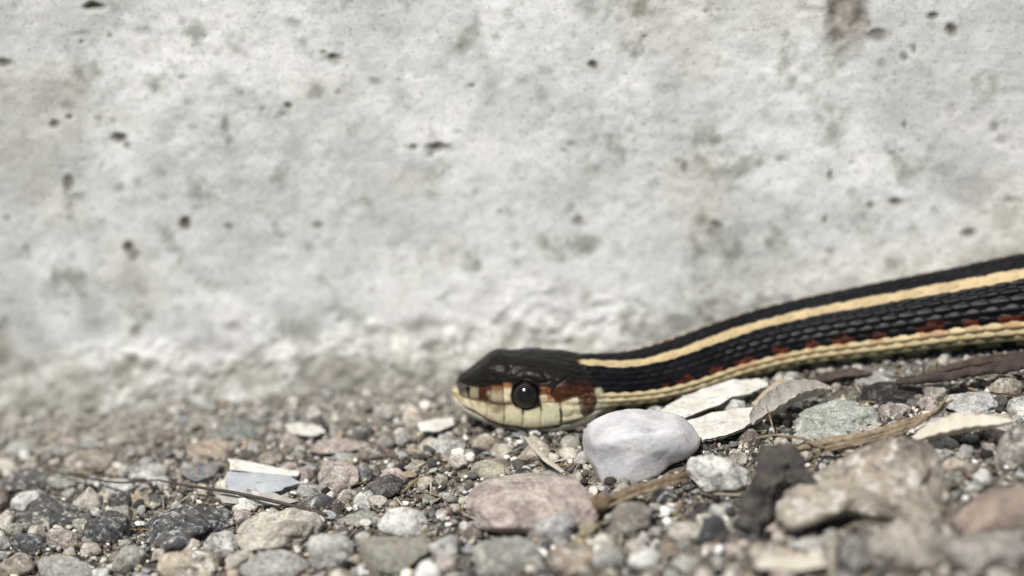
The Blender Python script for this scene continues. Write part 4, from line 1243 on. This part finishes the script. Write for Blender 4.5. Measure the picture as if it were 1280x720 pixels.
# ------------------------------------------------------------------ fine gravel and sand, too many to count
def gravel():
    rs = np.random.RandomState(21)
    pal = np.array([TAN[0], TAN[1], CREAM[0], CREAM[1], GREY[0], GREY[1], PALE[0], PALE[1], DARK[0], DARK[1], PINK[0], BROWN[0], WHITE[0], OLIVE[0], CREAM[0], BROWN[1], (.04,.035,.03), PALE[0], CREAM[1]])
    shapes = {}
    for lev in (1, 2):
        shapes[lev] = [rock_verts(9000 + k, (2, 1.7, 1.4), lev, facets=9, rough=.10, oct=2) for k in range(14)]
    HV = np.array([(p[0], p[1], p[2], p[3]) for p in placed])
    VV, FF, CC = [], [], []
    nv = 0
    def scatter(count, x0, x1, y0, y1, r0, r1, lev, avoid=True, long=1.0):
        nonlocal nv
        x = rs.uniform(x0, x1, count); y = rs.uniform(y0, y1, count)
        keep = y < WL(x) - .01
        if x1 > 30: keep &= ~((np.abs(x) < 7.6) & (y > -5.6))
        if avoid:
            for h in HV:
                keep &= ((x - h[0]) / (h[2] * .88)) ** 2 + ((y - h[1]) / (h[3] * .88)) ** 2 > 1
        x, y = x[keep], y[keep]; m = len(x)
        r = r0 + (r1 - r0) * rs.rand(m) ** 2.0
        z = gz(x, y) + r * rs.uniform(-.2, .55, m) + .09 * smooth(1.7, .3, WL(x) - y)
        ci = rs.randint(len(pal), size=m)
        c = pal[ci]; c = c.mean(1)[:, None] * .3 + c * .7; c = c * (rs.rand(m) ** 1.7 * 1.25 + .13)[:, None]
        if long < 1:
            c = np.array([(.62, .60, .55), (.45, .42, .36), (.16, .12, .09), (.34, .27, .19), (.30, .32, .33)])[rs.randint(5, size=m)]; z = z + .02
        if long > 1:
            c = np.array([(.05, .035, .025), (.30, .22, .12), (.10, .06, .04), (.45, .40, .30)])[rs.randint(4, size=m)]; z = z + .03
        nw = smooth(2.1, .5, WL(x) - y)[:, None] * (.55 if long == 1 else .1)
        c = c * (1 - nw) + np.array([.50, .48, .43]) * nw * rs.uniform(.55, 1.4, m)[:, None]
        sid = rs.randint(14, size=m)
        for s_ in range(14):
            q = np.where(sid == s_)[0]
            if not len(q): continue
            V0, F0 = shapes[lev][s_]
            if long > 1: V0 = V0 * np.array([long, .28, .22])
            if long < 1: V0 = V0 * np.array([1.5, 1.1, long])
            a = rs.uniform(0, 6.28, len(q)); b = rs.uniform(-.9, .9, len(q))
            ca, sa, cb, sb = np.cos(a), np.sin(a), np.cos(b), np.sin(b)
            Rm = np.zeros((len(q), 3, 3))
            Rm[:, 0, 0] = ca; Rm[:, 0, 1] = -sa * cb; Rm[:, 0, 2] = sa * sb
            Rm[:, 1, 0] = sa; Rm[:, 1, 1] = ca * cb; Rm[:, 1, 2] = -ca * sb
            Rm[:, 2, 1] = sb; Rm[:, 2, 2] = cb
            W = np.einsum('nij,vj->nvi', Rm, V0) * r[q][:, None, None] + np.stack([x[q], y[q], z[q]], 1)[:, None, :]
            k = len(V0)
            VV.append(W.reshape(-1, 3))
            FF.append((F0[None] + (nv + np.arange(len(q)) * k)[:, None, None]).reshape(-1, 3))
            cv = np.repeat(c[q], k, 0)
            CC.append(cv)
            nv += len(q) * k
    scatter(3000, -7.6, 7.6, -5.6, 2.2, .04, .095, 2)
    scatter(24000, -7.6, 7.6, -5.6, 2.2, .012, .045, 1)
    scatter(900, -7.6, 7.6, -5.6, 1.6, .03, .07, 1, True, 4.5)
    scatter(1100, -7.6, 7.6, -5.6, 1.6, .03, .085, 2, True, .16)
    for bx in ((-18, -7.6, -18, 2.4), (7.6, 18, -18, 2.4), (-7.6, 7.6, -18, -5.6)):
        n_ = int((bx[1] - bx[0]) * (bx[3] - bx[2]) * 55)
        scatter(n_, *bx, .03, .12, 1)
        scatter(n_ // 14, *bx, .10, .26, 2)
    scatter(9000, -36, 36, -36, 2.5, .07, .24, 1, avoid=True)
    V = np.vstack(VV); F = np.vstack(FF); C = np.vstack(CC)
    n = NT('gravel')
    c = n.mix(1.0, n.attr(), n.ramp(n.noise(30, 4, 0.7), [(0.3, 0.55), (0.7, 1.45)]), 'MULTIPLY')
    n.color(c); n.rough(.85)
    n.bump(n.noise(60, 4, .7), .02, .8)
    o = link('gravel', mesh_np('gravel', V, F, colors=np.clip(C, 0, 1)), n.m)
    tag(o, 'fine mixed gravel and sand filling the gaps between the stones', 'gravel', None, 'stuff')
    # dark plant crumbs and fibres mixed in with the sand
    VV, FF, CC, nv = [], [], [], 0
    return o
gravel()
